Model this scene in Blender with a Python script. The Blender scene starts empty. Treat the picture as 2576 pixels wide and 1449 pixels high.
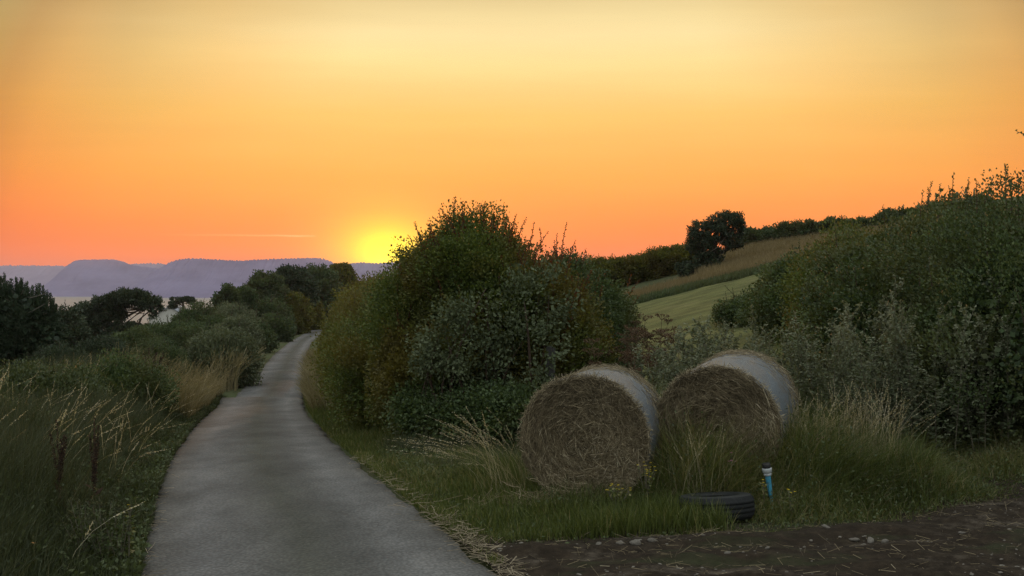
import bpy, math, random
import numpy as np
from mathutils import Vector, Matrix

rng = np.random.default_rng(11)
random.seed(11)
R = math.radians
scene = bpy.context.scene
COL = scene.collection

# ------------------------------------------------------------------ camera model
FX, CX, CY, CAMZ = 2504.0, 1288.0, 724.5, 2.0
def at(px, py, Y):
    return ((px - CX) / FX * Y, Y, CAMZ - (py - CY) / FX * Y)

cam_d = bpy.data.cameras.new('camera')
cam_d.sensor_width = 36.0
cam_d.lens = 36.0 * FX / 2576.0
cam_d.clip_start = 0.1
cam_d.clip_end = 60000
cam = bpy.data.objects.new('camera', cam_d)
COL.objects.link(cam)
cam.location = (0, 0, CAMZ)
cam.rotation_euler = (R(90), 0, 0)
scene.camera = cam
scene.view_settings.view_transform = 'Standard'
scene.view_settings.look = 'None'
scene.view_settings.exposure = 0
scene.view_settings.gamma = 1

# ------------------------------------------------------------------ helpers
def lin(r, g, b):
    f = lambda c: (c/255/12.92) if c/255 <= 0.04045 else ((c/255+0.055)/1.055)**2.4
    return (f(r), f(g), f(b), 1.0)

def nrm(a):
    return a / np.maximum(np.linalg.norm(a, axis=-1, keepdims=True), 1e-9)

def sstep(x, a, b):
    t = np.clip((x - a) / (b - a), 0, 1)
    return t*t*(3 - 2*t)

class G:
    """collects quads for one mesh"""
    def __init__(s): s.V = []; s.F = []; s.T = []; s.n = 0
    def add(s, V, F, T=None):
        V = np.asarray(V, dtype=np.float64).reshape(-1, 3); F = np.asarray(F, dtype=np.int64).reshape(-1, 4)
        s.V.append(V); s.F.append(F + s.n); s.n += len(V)
        if T is None: T = np.full(len(F), 0.5)
        s.T.append(np.broadcast_to(np.asarray(T, dtype=np.float64), (len(F),)))
        return s

def mk(name, g, mat, parent=None, origin=(0, 0, 0), smooth=False, uv=None):
    V = np.concatenate(g.V) - np.asarray(origin); F = np.concatenate(g.F); T = np.concatenate(g.T)
    me = bpy.data.meshes.new(name)
    me.vertices.add(len(V)); me.vertices.foreach_set('co', V.astype(np.float32).ravel())
    me.loops.add(len(F)*4); me.loops.foreach_set('vertex_index', F.astype(np.int32).ravel())
    me.polygons.add(len(F)); me.polygons.foreach_set('loop_start', np.arange(0, len(F)*4, 4, dtype=np.int32))
    me.update(calc_edges=True)
    at_ = me.attributes.new('tint', 'FLOAT', 'FACE'); at_.data.foreach_set('value', T.astype(np.float32))
    if uv is not None:
        l = me.uv_layers.new(name='uv'); l.data.foreach_set('uv', uv[F.ravel()].astype(np.float32).ravel())
    if smooth:
        me.polygons.foreach_set('use_smooth', np.ones(len(F), dtype=bool))
    me.materials.append(mat)
    o = bpy.data.objects.new(name, me); COL.objects.link(o)
    if parent is not None: o.parent = parent
    else: o.location = origin
    return o

def thing(name, label, cat, loc=(0, 0, 0), group=None):
    o = bpy.data.objects.new(name, None); COL.objects.link(o)
    o.location = loc; o.empty_display_size = 0.2
    o['label'] = label; o['category'] = cat
    if group: o['group'] = group
    return o

def tag(o, label, cat, group=None):
    o['label'] = label; o['category'] = cat
    if group: o['group'] = group
    return o

def kind(o, k, label=None, cat=None):
    o['kind'] = k
    if label: o['label'] = label
    if cat: o['category'] = cat
    return o

def leaves(g, P, D, L, W, tint, twist=None):
    n = len(P); D = nrm(D)
    S = nrm(np.cross(D, rng.normal(size=(n, 3)))) if twist is None else twist
    Nn = nrm(np.cross(S, D))
    L = np.broadcast_to(L, (n,))[:, None]; W = np.broadcast_to(W, (n,))[:, None]
    V = np.empty((n, 4, 3))
    V[:, 0] = P
    V[:, 1] = P + D*L*0.48 + S*W*0.5 + Nn*W*0.16
    V[:, 2] = P + D*L
    V[:, 3] = P + D*L*0.48 - S*W*0.5 + Nn*W*0.16
    g.add(V, np.arange(n*4).reshape(n, 4), tint)

def blades(g, P, H, lean, W, tint, segs=3, tipw=0.12, curl=1.8):
    """grass blades: P base, H length, lean (n,2) horizontal offset as a share of H"""
    n = len(P)
    H = np.broadcast_to(H, (n,)); W = np.broadcast_to(W, (n,))
    a = rng.uniform(0, 2*np.pi, n)
    S = np.stack([np.cos(a), np.sin(a), np.zeros(n)], 1)
    lm = np.linalg.norm(lean, axis=1)
    t = np.linspace(0, 1, segs+1)
    V = np.empty((n, segs+1, 2, 3))
    for k, tk in enumerate(t):
        c = P.copy()
        c[:, :2] += lean * (H * tk**curl)[:, None]
        c[:, 2] += H * (tk - 0.32*np.minimum(lm, 1.5)*tk**2.2)
        w = W * ((1 - tk)**0.7 * (1 - tipw) + tipw)
        V[:, k, 0] = c - S*w[:, None]*0.5
        V[:, k, 1] = c + S*w[:, None]*0.5
    idx = np.arange(n*(segs+1)*2).reshape(n, segs+1, 2)
    F = np.stack([idx[:, :-1, 0], idx[:, :-1, 1], idx[:, 1:, 1], idx[:, 1:, 0]], -1)
    g.add(V, F, np.repeat(np.broadcast_to(tint, (n,)), segs))
    tip = P.copy(); tip[:, :2] += lean*H[:, None]; tip[:, 2] += H*(1 - 0.32*np.minimum(lm, 1.5))
    pre = P.copy(); tk = 0.78
    pre[:, :2] += lean*(H*tk**curl)[:, None]; pre[:, 2] += H*(tk - 0.32*np.minimum(lm, 1.5)*tk**2.2)
    return tip, pre

def seedheads(g, tip, pre, n, L, W, tint, spread=0.5, droop=0.0):
    m = len(tip); ax = tip - pre
    t = rng.uniform(0, 1.05, (m, n))
    P = pre[:, None] + ax[:, None]*t[..., None]
    D = nrm(nrm(ax)[:, None] + spread*rng.normal(size=(m, n, 3)) - np.array([0, 0, droop]))
    Ls = L*rng.uniform(0.6, 1.2, (m, n))*(1.15 - 0.5*t)
    leaves(g, P.reshape(-1, 3), D.reshape(-1, 3), Ls.ravel(), W, np.repeat(tint, n) if np.ndim(tint) else tint)

def prisms(g, paths, rad, tint=0.5, sides=3):
    """paths (M,K,3), rad (M,K)"""
    M, K, _ = paths.shape
    d = np.gradient(paths, axis=1); d = nrm(d)
    ref = np.tile(nrm(np.array([[0.31, 0.87, 0.21]])), (M, 1))[:, None]
    u = nrm(np.cross(d, np.broadcast_to(ref, d.shape))); v = np.cross(d, u)
    ang = np.arange(sides)*2*np.pi/sides
    V = paths[:, :, None] + rad[..., None, None]*(u[:, :, None]*np.cos(ang)[None, None, :, None] + v[:, :, None]*np.sin(ang)[None, None, :, None])
    idx = np.arange(M*K*sides).reshape(M, K, sides); nx = np.roll(idx, -1, axis=2)
    F = np.stack([idx[:, :-1], nx[:, :-1], nx[:, 1:], idx[:, 1:]], -1)
    g.add(V, F, tint if np.ndim(tint) == 0 else np.repeat(tint, (K-1)*sides))

def tube(g, pts, radii, sides=8, tint=0.5):
    prisms(g, np.asarray(pts, float)[None], np.asarray(radii, float)[None], tint, sides)

def vnoise(P, f, seed=0):
    """cheap smooth noise in [-1,1] from a sum of sines"""
    r = np.random.default_rng(seed); out = np.zeros(P.shape[:-1])
    for k in range(6):
        w = r.normal(size=P.shape[-1])*f*(1 + 0.35*k); out += np.sin(P @ w + r.uniform(0, 6.28))/(1 + 0.3*k)
    return out/3.2

# ------------------------------------------------------------------ materials
def new_mat(name):
    m = bpy.data.materials.new(name); m.use_nodes = True
    nt = m.node_tree; nt.nodes.clear()
    out = nt.nodes.new('ShaderNodeOutputMaterial')
    return m, nt, out

def ramp(nt, stops, fac=None, interp='LINEAR'):
    n = nt.nodes.new('ShaderNodeValToRGB'); cr = n.color_ramp; cr.interpolation = interp
    while len(cr.elements) < len(stops): cr.elements.new(0.5)
    for e, (p, c) in zip(cr.elements, stops):
        e.position = p; e.color = c if len(c) == 4 else (*c, 1)
    if fac is not None: nt.links.new(fac, n.inputs[0])
    return n

def noise(nt, scale, detail=5, rough=0.6, vec=None, dist=0.0):
    n = nt.nodes.new('ShaderNodeTexNoise'); n.inputs['Scale'].default_value = scale
    n.inputs['Detail'].default_value = detail; n.inputs['Roughness'].default_value = rough
    n.inputs['Distortion'].default_value = dist
    if vec is not None: nt.links.new(vec, n.inputs['Vector'])
    return n

def mixc(nt, a, b, fac, mode='MIX'):
    n = nt.nodes.new('ShaderNodeMix'); n.data_type = 'RGBA'; n.blend_type = mode
    for sock, v in ((n.inputs[6], a), (n.inputs[7], b), (n.inputs[0], fac)):
        if hasattr(v, 'links') or isinstance(v, bpy.types.NodeSocket): nt.links.new(v, sock)
        else: sock.default_value = v
    return n.outputs[2]

def math_(nt, op, a, b=None, c=None, clamp=False):
    n = nt.nodes.new('ShaderNodeMath'); n.operation = op; n.use_clamp = clamp
    for i, v in enumerate((a, b, c)):
        if v is None: continue
        if isinstance(v, bpy.types.NodeSocket): nt.links.new(v, n.inputs[i])
        else: n.inputs[i].default_value = v
    return n.outputs[0]

def foliage_mat(name, stops, rough=0.55, trans=0.3, patch=None, pscale=0.9, spec=0.25):
    """tint attribute -> colour ramp; patch = second colour in soft patches through the plant"""
    m, nt, out = new_mat(name)
    a = nt.nodes.new('ShaderNodeAttribute'); a.attribute_name = 'tint'
    c = ramp(nt, stops, a.outputs['Fac']).outputs[0]
    if patch is not None:
        geo = nt.nodes.new('ShaderNodeNewGeometry')
        nz = noise(nt, pscale, 3, 0.5, geo.outputs['Position'])
        f = ramp(nt, [(0.46, (0, 0, 0)), (0.62, (1, 1, 1))], nz.outputs[0]).outputs[0]
        f = math_(nt, 'MULTIPLY', f, 0.75)
        c = mixc(nt, c, (*patch, 1), f)
    p = nt.nodes.new('ShaderNodeBsdfPrincipled')
    nt.links.new(c, p.inputs['Base Color']); p.inputs['Roughness'].default_value = rough
    p.inputs['Specular IOR Level'].default_value = spec
    if trans > 0:
        t = nt.nodes.new('ShaderNodeBsdfTranslucent')
        tc = mixc(nt, c, (1.25, 1.1, 0.5, 1), 1.0, 'MULTIPLY'); nt.links.new(tc, t.inputs['Color'])
        mx = nt.nodes.new('ShaderNodeMixShader'); mx.inputs[0].default_value = trans
        nt.links.new(p.outputs[0], mx.inputs[1]); nt.links.new(t.outputs[0], mx.inputs[2])
        nt.links.new(mx.outputs[0], out.inputs['Surface'])
    else:
        nt.links.new(p.outputs[0], out.inputs['Surface'])
    return m

def plain_mat(name, stops, scale=8.0, rough=0.8, bump=0.0, bscale=None, stretch=(1, 1, 1), spec=0.3, metal=0.0):
    m, nt, out = new_mat(name)
    tc = nt.nodes.new('ShaderNodeTexCoord'); mp = nt.nodes.new('ShaderNodeMapping')
    mp.inputs['Scale'].default_value = stretch; nt.links.new(tc.outputs['Object'], mp.inputs['Vector'])
    nz = noise(nt, scale, 6, 0.65, mp.outputs[0])
    c = ramp(nt, stops, nz.outputs[0]).outputs[0]
    p = nt.nodes.new('ShaderNodeBsdfPrincipled'); nt.links.new(c, p.inputs['Base Color'])
    p.inputs['Roughness'].default_value = rough; p.inputs['Specular IOR Level'].default_value = spec; p.inputs['Metallic'].default_value = metal
    if bump:
        nb = noise(nt, bscale or scale*3, 6, 0.7, mp.outputs[0]); b = nt.nodes.new('ShaderNodeBump')
        b.inputs['Strength'].default_value = bump; b.inputs['Distance'].default_value = 0.02
        nt.links.new(nb.outputs[0], b.inputs['Height']); nt.links.new(b.outputs[0], p.inputs['Normal'])
    nt.links.new(p.outputs[0], out.inputs['Surface'])
    return m

M = {}
M['hawthorn'] = foliage_mat('hawthorn_leaves', [(0, (.034, .050, .014)), (.5, (.080, .112, .024)), (.85, (.125, .152, .034)), (1, (.17, .135, .03))], patch=(.115, .088, .022), pscale=.8)
M['shoots'] = foliage_mat('rim_red_young_shoots', [(0, (.07, .026, .010)), (.5, (.13, .045, .016)), (1, (.17, .085, .025))], trans=.6)  # reddish young growth, with the red rim glow round the sun painted in
M['sallow'] = foliage_mat('sallow_leaves', [(0, (.048, .062, .032)), (.5, (.085, .104, .052)), (1, (.125, .145, .085))], rough=.65, spec=.12, trans=.2)
M['blackthorn'] = foliage_mat('blackthorn_leaves', [(0, (.022, .036, .014)), (.5, (.058, .090, .032)), (1, (.110, .145, .055))], patch=(.085, .092, .036), pscale=1.0)
M['hedge_far'] = foliage_mat('hedge_leaves', [(0, (.028, .044, .020)), (.5, (.060, .090, .038)), (1, (.105, .138, .058))], patch=(.075, .085, .034), pscale=.35)
M['hedge_warm'] = foliage_mat('warm_hedge_leaves', [(0, (.050, .056, .014)), (.5, (.100, .110, .022)), (1, (.155, .15, .032))], patch=(.105, .086, .024), pscale=.6, trans=.4)
M['tree_dark'] = foliage_mat('dark_tree_leaves', [(0, (.018, .028, .016)), (.5, (.034, .050, .024)), (1, (.060, .080, .036))], trans=.15)
M['pine'] = foliage_mat('pine_needles', [(0, (.014, .024, .013)), (.6, (.030, .048, .022)), (1, (.055, .082, .032))], trans=.08)
M['grey_bush'] = foliage_mat('grey_bush_leaves', [(0, (.060, .074, .040)), (.5, (.105, .125, .068)), (1, (.17, .18, .11))], trans=.25)
M['mugwort'] = foliage_mat('mugwort_leaves', [(0, (.060, .076, .040)), (.5, (.105, .125, .070)), (1, (.17, .18, .115))], trans=.25, spec=.15)
M['grass'] = foliage_mat('green_grass', [(0, (.042, .058, .014)), (.5, (.094, .118, .030)), (.75, (.165, .160, .060)), (1, (.30, .25, .14))], rough=.5, trans=.3)
M['verge'] = foliage_mat('verge_grass', [(0, (.026, .034, .016)), (.5, (.054, .066, .030)), (.8, (.090, .094, .048)), (1, (.17, .15, .09))], rough=.5, trans=.28)
M['tan'] = foliage_mat('dry_grass', [(0, (.10, .088, .042)), (.5, (.20, .172, .095)), (1, (.36, .32, .21))], rough=.6, trans=.35)
M['seed'] = foliage_mat('pale_seed_heads', [(0, (.22, .19, .12)), (.5, (.40, .36, .26)), (1, (.56, .52, .40))], rough=.6, trans=.4)
M['hilltan'] = foliage_mat('hill_grass', [(0, (.10, .085, .038)), (.5, (.17, .13, .065)), (1, (.25, .20, .11))], rough=.7, trans=.3)
M['dock'] = foliage_mat('dock_seed', [(0, (.018, .012, .008)), (.5, (.040, .023, .013)), (1, (.08, .046, .025))], rough=.7, trans=.15)
M['hogweed'] = foliage_mat('dead_hogweed', [(0, (.05, .030, .016)), (.5, (.10, .058, .03)), (1, (.18, .12, .06))], rough=.7, trans=.15)
M['broadleaf'] = foliage_mat('broad_leaves', [(0, (.034, .046, .018)), (.5, (.066, .086, .032)), (1, (.105, .125, .05))], rough=.45, trans=.25)
M['yellow'] = foliage_mat('yellow_flowers', [(0, (.45, .36, .02)), (1, (.70, .55, .04))], rough=.6, trans=.2)
M['pink'] = foliage_mat('pink_flowers', [(0, (.40, .14, .25)), (1, (.60, .28, .42))], rough=.6, trans=.2)
M['straw'] = foliage_mat('straw_strands', [(0, (.070, .053, .030)), (.4, (.21, .165, .095)), (.75, (.36, .295, .18)), (1, (.56, .49, .34))], rough=.6, trans=.1)
M['litter'] = foliage_mat('straw_litter', [(0, (.13, .10, .06)), (1, (.42, .35, .24))], rough=.6, trans=.1)
M['bark'] = plain_mat('bark', [(.3, (.035, .026, .018)), (.7, (.095, .078, .058))], 14, .9, .6, 30, (1, 1, .2))
M['twig'] = plain_mat('twig_bark', [(.3, (.030, .018, .012)), (.7, (.07, .045, .028))], 20, .85)
M['paletrunk'] = plain_mat('pale_trunk', [(.3, (.07, .06, .045)), (.7, (.16, .14, .11))], 10, .9, .5, 25, (1, 1, .2))

# ------------------------------------------------------------------ road line and terrain height
RY = np.array([-30, 0, 7.04, 11.3, 20.7, 31.8, 36.6, 49, 76.6, 110, 150, 180, 230, 330, 500.])
RX = np.array([9.5, 1.0, -1.38, -2.78, -5.34, -8.0, -8.95, -11.3, -17.1, -23.4, -29.6, -32.6, -35, -36, -36.])
RZ = np.array([.3, .12, -.02, -.19, -.86, -1.66, -2.02, -2.23, -3.2, -4.0, -4.6, -4.9, -5.6, -8, -14.])
_ty = np.arange(-30, 500, 0.25)
def _smooth(v, s):
    k = np.exp(-0.5*(np.arange(-40, 41)*0.25/s)**2); k /= k.sum()
    return np.convolve(np.pad(v, 40, mode='edge'), k, 'valid')
_tx = _smooth(np.interp(_ty, RY, RX), 2.5)
_tz = _smooth(np.interp(_ty, RY, RZ), 2.0)
_tz += .18*np.exp(-((_ty-31)/1.8)**2) - .17*np.exp(-((_ty-35.2)/2.2)**2) + .17*np.exp(-((_ty-47.5)/2.6)**2) - .15*np.exp(-((_ty-54)/3.2)**2)
def xr(y): return np.interp(y, _ty, _tx)
def zr(y): return np.interp(y, _ty, _tz)

cps = [(3, 5, 0), (6, 6, .05), (10, 6, .2), (.7, 9.7, -.12), (2.5, 10.5, -.05), (3, 9, -.08), (5, 12, .15), (8, 12, .5), (8, 20, .9), (12, 20, 1.6),
       (4, 20, .1), (1, 14, -.3), (1, 20, -.5), (0, 27, -.6), (5.5, 35, .8), (2, 35, -.2), (9.2, 50, 1.55), (11.6, 80, 2.5), (10, 108, 3.2), (0, 60, -.6),
       (-5, 90, -1.2), (23, 95, 6.2), (33, 90, 7.2), (20, 60, 4.0), (20, 40, 3.4), (15, 30, 2.4), (45, 80, 9.0), (60, 130, 13), (22, 140, 5.5),
       (0, 160, 0.), (-12, 250, -3), (100, 100, 18), (200, 300, 20), (200, 0, 25), (60, 0, 8), (30, 5, 3),
       (-5.5, 7, .25), (-6, 10, .15), (-10, 10, -.05), (-9, 15, -.3), (-9.8, 22, -.7), (-11.6, 29, -.9), (-14, 20, -1.5), (-18, 30, -2.4), (-22, 36, -2.9), (-28, 50, -3.8), (-40, 60, -5),
       (-35, 90, -5.6), (-60, 110, -8), (-50, 150, -8), (-100, 200, -15), (-60, 250, -11), (-40, 400, -16), (-200, 400, -27), (-100, 700, -33),
       (-300, 800, -44), (0, 1000, -44), (-150, 1300, -52), (-500, 300, -47), (-100, 0, -10), (-300, -100, -30), (0, -100, 3), (400, 1000, -20), (600, 300, 25)]
for y in (-20, 0, 7, 12, 20, 28, 36, 48, 62, 80, 110, 150, 190, 240, 330):
    for s in (-2.6, 2.6): cps.append((xr(y)+s, y, zr(y)))
cps = np.array(cps, float)
def _phi(d2): return np.sqrt(d2 + 9.0)
def _fit():
    P = cps[:, :2]; n = len(P)
    A = _phi(((P[:, None]-P[None])**2).sum(-1)) - 0.0*np.eye(n)
    Q = np.c_[np.ones(n), P]
    K = np.block([[A, Q], [Q.T, np.zeros((3, 3))]])
    return np.linalg.solve(K, np.r_[cps[:, 2], 0, 0, 0])
_w = _fit()
def tps(x, y):
    x = np.asarray(x, float); y = np.asarray(y, float); sh = np.broadcast(x, y).shape
    xf = np.broadcast_to(x, sh).ravel(); yf = np.broadcast_to(y, sh).ravel(); out = np.empty(len(xf))
    for i in range(0, len(xf), 60000):
        X = np.stack([xf[i:i+60000], yf[i:i+60000]], 1)
        d2 = ((X**2).sum(1)[:, None] + (cps[:, :2]**2).sum(1)[None] - 2*X @ cps[:, :2].T)
        out[i:i+60000] = _phi(np.maximum(d2, 0)) @ _w[:len(cps)] + _w[len(cps)] + X @ _w[len(cps)+1:]
    return out.reshape(sh)
def hgt(x, y):
    z = tps(x, y)
    s = np.abs(x - xr(y)); w = sstep(s, 1.25, 3.2)
    w = np.maximum(w, sstep(np.asarray(y, float), 330, 420))
    z = zr(y)*(1-w) + z*w
    rough = 0.05*vnoise(np.stack(np.broadcast_arrays(x, y), -1), 1.3, 5)*sstep(s, 1.4, 2.4)
    return z + rough
def ground_pts(x, y, dz=0.0):
    return np.stack([x, y, hgt(x, y) + dz], 1)

# ------------------------------------------------------------------ ground sheet
def grid_mesh(xs, ys, zf):
    X, Y = np.meshgrid(xs, ys); Z = zf(X, Y)
    nx, ny = len(xs), len(ys); idx = np.arange(nx*ny).reshape(ny, nx)
    F = np.stack([idx[:-1, :-1], idx[:-1, 1:], idx[1:, 1:], idx[1:, :-1]], -1).reshape(-1, 4)
    return np.stack([X, Y, Z], -1).reshape(-1, 3), F

def ground_mat():
    m, nt, out = new_mat('rough_ground')
    geo = nt.nodes.new('ShaderNodeNewGeometry'); P = geo.outputs['Position']
    n1 = noise(nt, .35, 6, .6, P); n2 = noise(nt, 3.0, 8, .7, P); n3 = noise(nt, 26, 6, .7, P)
    c = ramp(nt, [(.3, (.030, .038, .016)), (.5, (.050, .058, .026)), (.7, (.085, .075, .036))], n2.outputs[0]).outputs[0]
    d = ramp(nt, [(.35, (.040, .046, .020)), (.7, (.11, .088, .042))], n3.outputs[0]).outputs[0]
    c = mixc(nt, c, d, .45)
    c = mixc(nt, c, (.052, .068, .028, 1), ramp(nt, [(.42, (0, 0, 0)), (.6, (.8, .8, .8))], n1.outputs[0]).outputs[0])
    p = nt.nodes.new('ShaderNodeBsdfPrincipled'); nt.links.new(c, p.inputs['Base Color']); p.inputs['Roughness'].default_value = .95
    p.inputs['Specular IOR Level'].default_value = .1
    b = nt.nodes.new('ShaderNodeBump'); b.inputs['Strength'].default_value = .9; b.inputs['Distance'].default_value = .06
    nt.links.new(n3.outputs[0], b.inputs['Height']); nt.links.new(b.outputs[0], p.inputs['Normal'])
    nt.links.new(p.outputs[0], out.inputs['Surface'])
    return m

def sinhspace(lo, hi, n, k, c=0.0):
    a, b = np.arcsinh((lo-c)/k), np.arcsinh((hi-c)/k)
    return c + k*np.sinh(np.linspace(a, b, n))
xs = sinhspace(-1200, 900, 300, 9, -2); ys = sinhspace(-80, 1700, 330, 14, 14)
gV, gF = grid_mesh(xs, ys, lambda X, Y: hgt(X, Y) - 0.07*(1 - sstep(np.abs(X - xr(Y)), 1.12, 1.5)))
kind(mk('ground', G().add(gV, gF), ground_mat(), smooth=True), 'structure')

# ------------------------------------------------------------------ road
def road_mat():
    m, nt, out = new_mat('worn_tarmac')
    geo = nt.nodes.new('ShaderNodeNewGeometry'); P = geo.outputs['Position']
    uv = nt.nodes.new('ShaderNodeUVMap'); uv.uv_map = 'uv'
    sp = nt.nodes.new('ShaderNodeSeparateXYZ'); nt.links.new(uv.outputs[0], sp.inputs[0])
    wob = noise(nt, .8, 3, .5, P)
    u = math_(nt, 'ADD', sp.outputs[0], math_(nt, 'MULTIPLY', math_(nt, 'SUBTRACT', wob.outputs[0], .5), .10))
    # two bare wheel tracks, darker and slightly mossy crown between them, dusty edges
    band = ramp(nt, [(0, (.075, .066, .048)), (.05, (.105, .098, .086)), (.2, (.150, .145, .142)), (.35, (.118, .115, .110)), (.5, (.074, .076, .064)),
                     (.64, (.095, .094, .088)), (.78, (.162, .157, .152)), (.93, (.115, .109, .100)), (1, (.078, .068, .048))], u).outputs[0]
    mp = nt.nodes.new('ShaderNodeMapping'); mp.inputs['Scale'].default_value = (1, .5, 1); nt.links.new(P, mp.inputs['Vector'])
    blot = noise(nt, 1.1, 6, .65, mp.outputs[0])
    c = mixc(nt, band, ramp(nt, [(.25, (.42, .44, .445)), (.5, (.78, .80, .81)), (.72, (1.16, 1.17, 1.16))], blot.outputs[0]).outputs[0], 1.0, 'MULTIPLY')
    vor = nt.nodes.new('ShaderNodeTexVoronoi'); vor.inputs['Scale'].default_value = 36; nt.links.new(P, vor.inputs['Vector'])
    agg = ramp(nt, [(0, (1.6, 1.58, 1.52)), (.3, (1.05, 1.05, 1.05)), (.7, (.6, .6, .6))], vor.outputs['Distance']).outputs[0]
    c = mixc(nt, c, agg, .75, 'MULTIPLY')
    sp2 = noise(nt, 38, 3, .8, P)
    c = mixc(nt, c, (.42, .40, .36, 1), ramp(nt, [(.66, (0, 0, 0)), (.74, (.6, .6, .6))], sp2.outputs[0]).outputs[0])
    sp3 = noise(nt, 21, 4, .8, P)
    c = mixc(nt, c, (.022, .022, .020, 1), ramp(nt, [(.27, (.7, .7, .7)), (.34, (0, 0, 0))], sp3.outputs[0]).outputs[0])
    wv = nt.nodes.new('ShaderNodeVectorMath'); wv.operation = 'ADD'; wn = noise(nt, 3, 4, .7, P); nt.links.new(P, wv.inputs[0]); nt.links.new(wn.outputs['Color'], wv.inputs[1])
    vc = nt.nodes.new('ShaderNodeTexVoronoi'); vc.feature = 'DISTANCE_TO_EDGE'; vc.inputs['Scale'].default_value = .9; nt.links.new(wv.outputs[0], vc.inputs['Vector'])
    cm = noise(nt, .45, 3, .6, P)
    crack = math_(nt, 'MULTIPLY', ramp(nt, [(0, (1, 1, 1)), (.012, (0, 0, 0))], vc.outputs['Distance']).outputs[0], ramp(nt, [(.50, (0, 0, 0)), (.60, (.8, .8, .8))], cm.outputs[0]).outputs[0])
    c = mixc(nt, c, (.018, .018, .016, 1), crack)
    sp4 = noise(nt, 5, 5, .75, P)
    edge = math_(nt, 'ABSOLUTE', math_(nt, 'SUBTRACT', math_(nt, 'MULTIPLY', sp.outputs[0], 2.0), 1.0))
    ef = math_(nt, 'ADD', edge, math_(nt, 'MULTIPLY', math_(nt, 'SUBTRACT', sp4.outputs[0], .5), .35))
    c = mixc(nt, c, (.060, .050, .032, 1), ramp(nt, [(.90, (0, 0, 0)), (1.0, (.85, .85, .85))], ef).outputs[0])
    p = nt.nodes.new('ShaderNodeBsdfPrincipled'); nt.links.new(c, p.inputs['Base Color']); p.inputs['Roughness'].default_value = .82
    p.inputs['Specular IOR Level'].default_value = .22
    b = nt.nodes.new('ShaderNodeBump'); b.inputs['Strength'].default_value = .8; b.inputs['Distance'].default_value = .012
    nt.links.new(vor.outputs['Distance'], b.inputs['Height']); nt.links.new(b.outputs[0], p.inputs['Normal'])
    nt.links.new(p.outputs[0], out.inputs['Surface'])
    return m
ry = np.concatenate([np.arange(-25, 3, .25), np.arange(3, 24, .1), np.arange(24, 70, .25), np.arange(70, 260, 1.0)])
us = np.linspace(0, 1, 23)
hw = 1.38 + 0.06*vnoise(ry[:, None], 1.2, 71) + 0.06*vnoise(ry[:, None], 5.0, 72)
hw2 = 1.35 + 0.06*vnoise(ry[:, None], 1.1, 73) + 0.06*vnoise(ry[:, None], 5.0, 74)
XX = xr(ry)[:, None] + (-hw[:, None])*(1-us)[None] + hw2[:, None]*us[None]
ZZ = zr(ry)[:, None] + .035*(1-(2*us-1)**2)[None] + .006 - .014*np.exp(-((us-.2)/.1)**2)[None] - .014*np.exp(-((us-.8)/.1)**2)[None]
ZZ[:, 0] -= .14; ZZ[:, -1] -= .14; XX[:, 0] = XX[:, 1] - .03; XX[:, -1] = XX[:, -2] + .03
VV = np.stack([XX, np.broadcast_to(ry[:, None], XX.shape), ZZ], -1)
idx = np.arange(len(ry)*23).reshape(len(ry), 23)
rF = np.stack([idx[:-1, :-1], idx[:-1, 1:], idx[1:, 1:], idx[1:, :-1]], -1)
uvr = np.stack([np.broadcast_to(us, XX.shape), np.broadcast_to(ry[:, None]/10, XX.shape)], -1).reshape(-1, 2)
kind(mk('road', G().add(VV, rF), road_mat(), smooth=True, uv=uvr), 'structure')

# ------------------------------------------------------------------ dirt track in the right foreground
def track_edge(x):   # far edge of the bare earth
    x = np.asarray(x, float)
    return np.interp(x, [-1.5, -.5, .5, 2, 3.5, 5, 7, 12], [7.6, 7.95, 8.15, 8.4, 8.95, 9.75, 10.9, 12.5])
def track_mat():
    m, nt, out = new_mat('stony_earth')
    geo = nt.nodes.new('ShaderNodeNewGeometry'); P = geo.outputs['Position']
    mp = nt.nodes.new('ShaderNodeMapping'); mp.inputs['Scale'].default_value = (.45, 1.3, 1); nt.links.new(P, mp.inputs['Vector'])
    n1 = noise(nt, 1.3, 7, .65, mp.outputs[0], .6); n2 = noise(nt, 9, 8, .75, P); n3 = noise(nt, 60, 4, .7, P)
    c = ramp(nt, [(.3, (.010, .0068, .0038)), (.5, (.023, .016, .0095)), (.72, (.048, .035, .022))], n2.outputs[0]).outputs[0]
    chalk = ramp(nt, [(.54, (0, 0, 0)), (.66, (1, 1, 1))], n1.outputs[0]).outputs[0]
    grit = ramp(nt, [(.42, (0, 0, 0)), (.6, (1, 1, 1))], n2.outputs[0]).outputs[0]
    f = math_(nt, 'MULTIPLY', chalk, grit)
    c = mixc(nt, c, (.125, .104, .080, 1), math_(nt, 'MULTIPLY', f, .75))
    c = mixc(nt, c, (.035, .045, .018, 1), ramp(nt, [(.3, (.7, .7, .7)), (.45, (0, 0, 0))], n1.outputs[0]).outputs[0])
    p = nt.nodes.new('ShaderNodeBsdfPrincipled'); nt.links.new(c, p.inputs['Base Color']); p.inputs['Roughness'].default_value = .95
    p.inputs['Specular IOR Level'].default_value = .15
    b = nt.nodes.new('ShaderNodeBump'); b.inputs['Strength'].default_value = 1.0; b.inputs['Distance'].default_value = .04
    nt.links.new(mixc(nt, n2.outputs[0], n3.outputs[0], .35), b.inputs['Height']); nt.links.new(b.outputs[0], p.inputs['Normal'])
    nt.links.new(p.outputs[0], out.inputs['Surface'])
    return m
tx = np.linspace(0, 1, 260)**1.15; tv = np.linspace(0, 1, 170)
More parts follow.
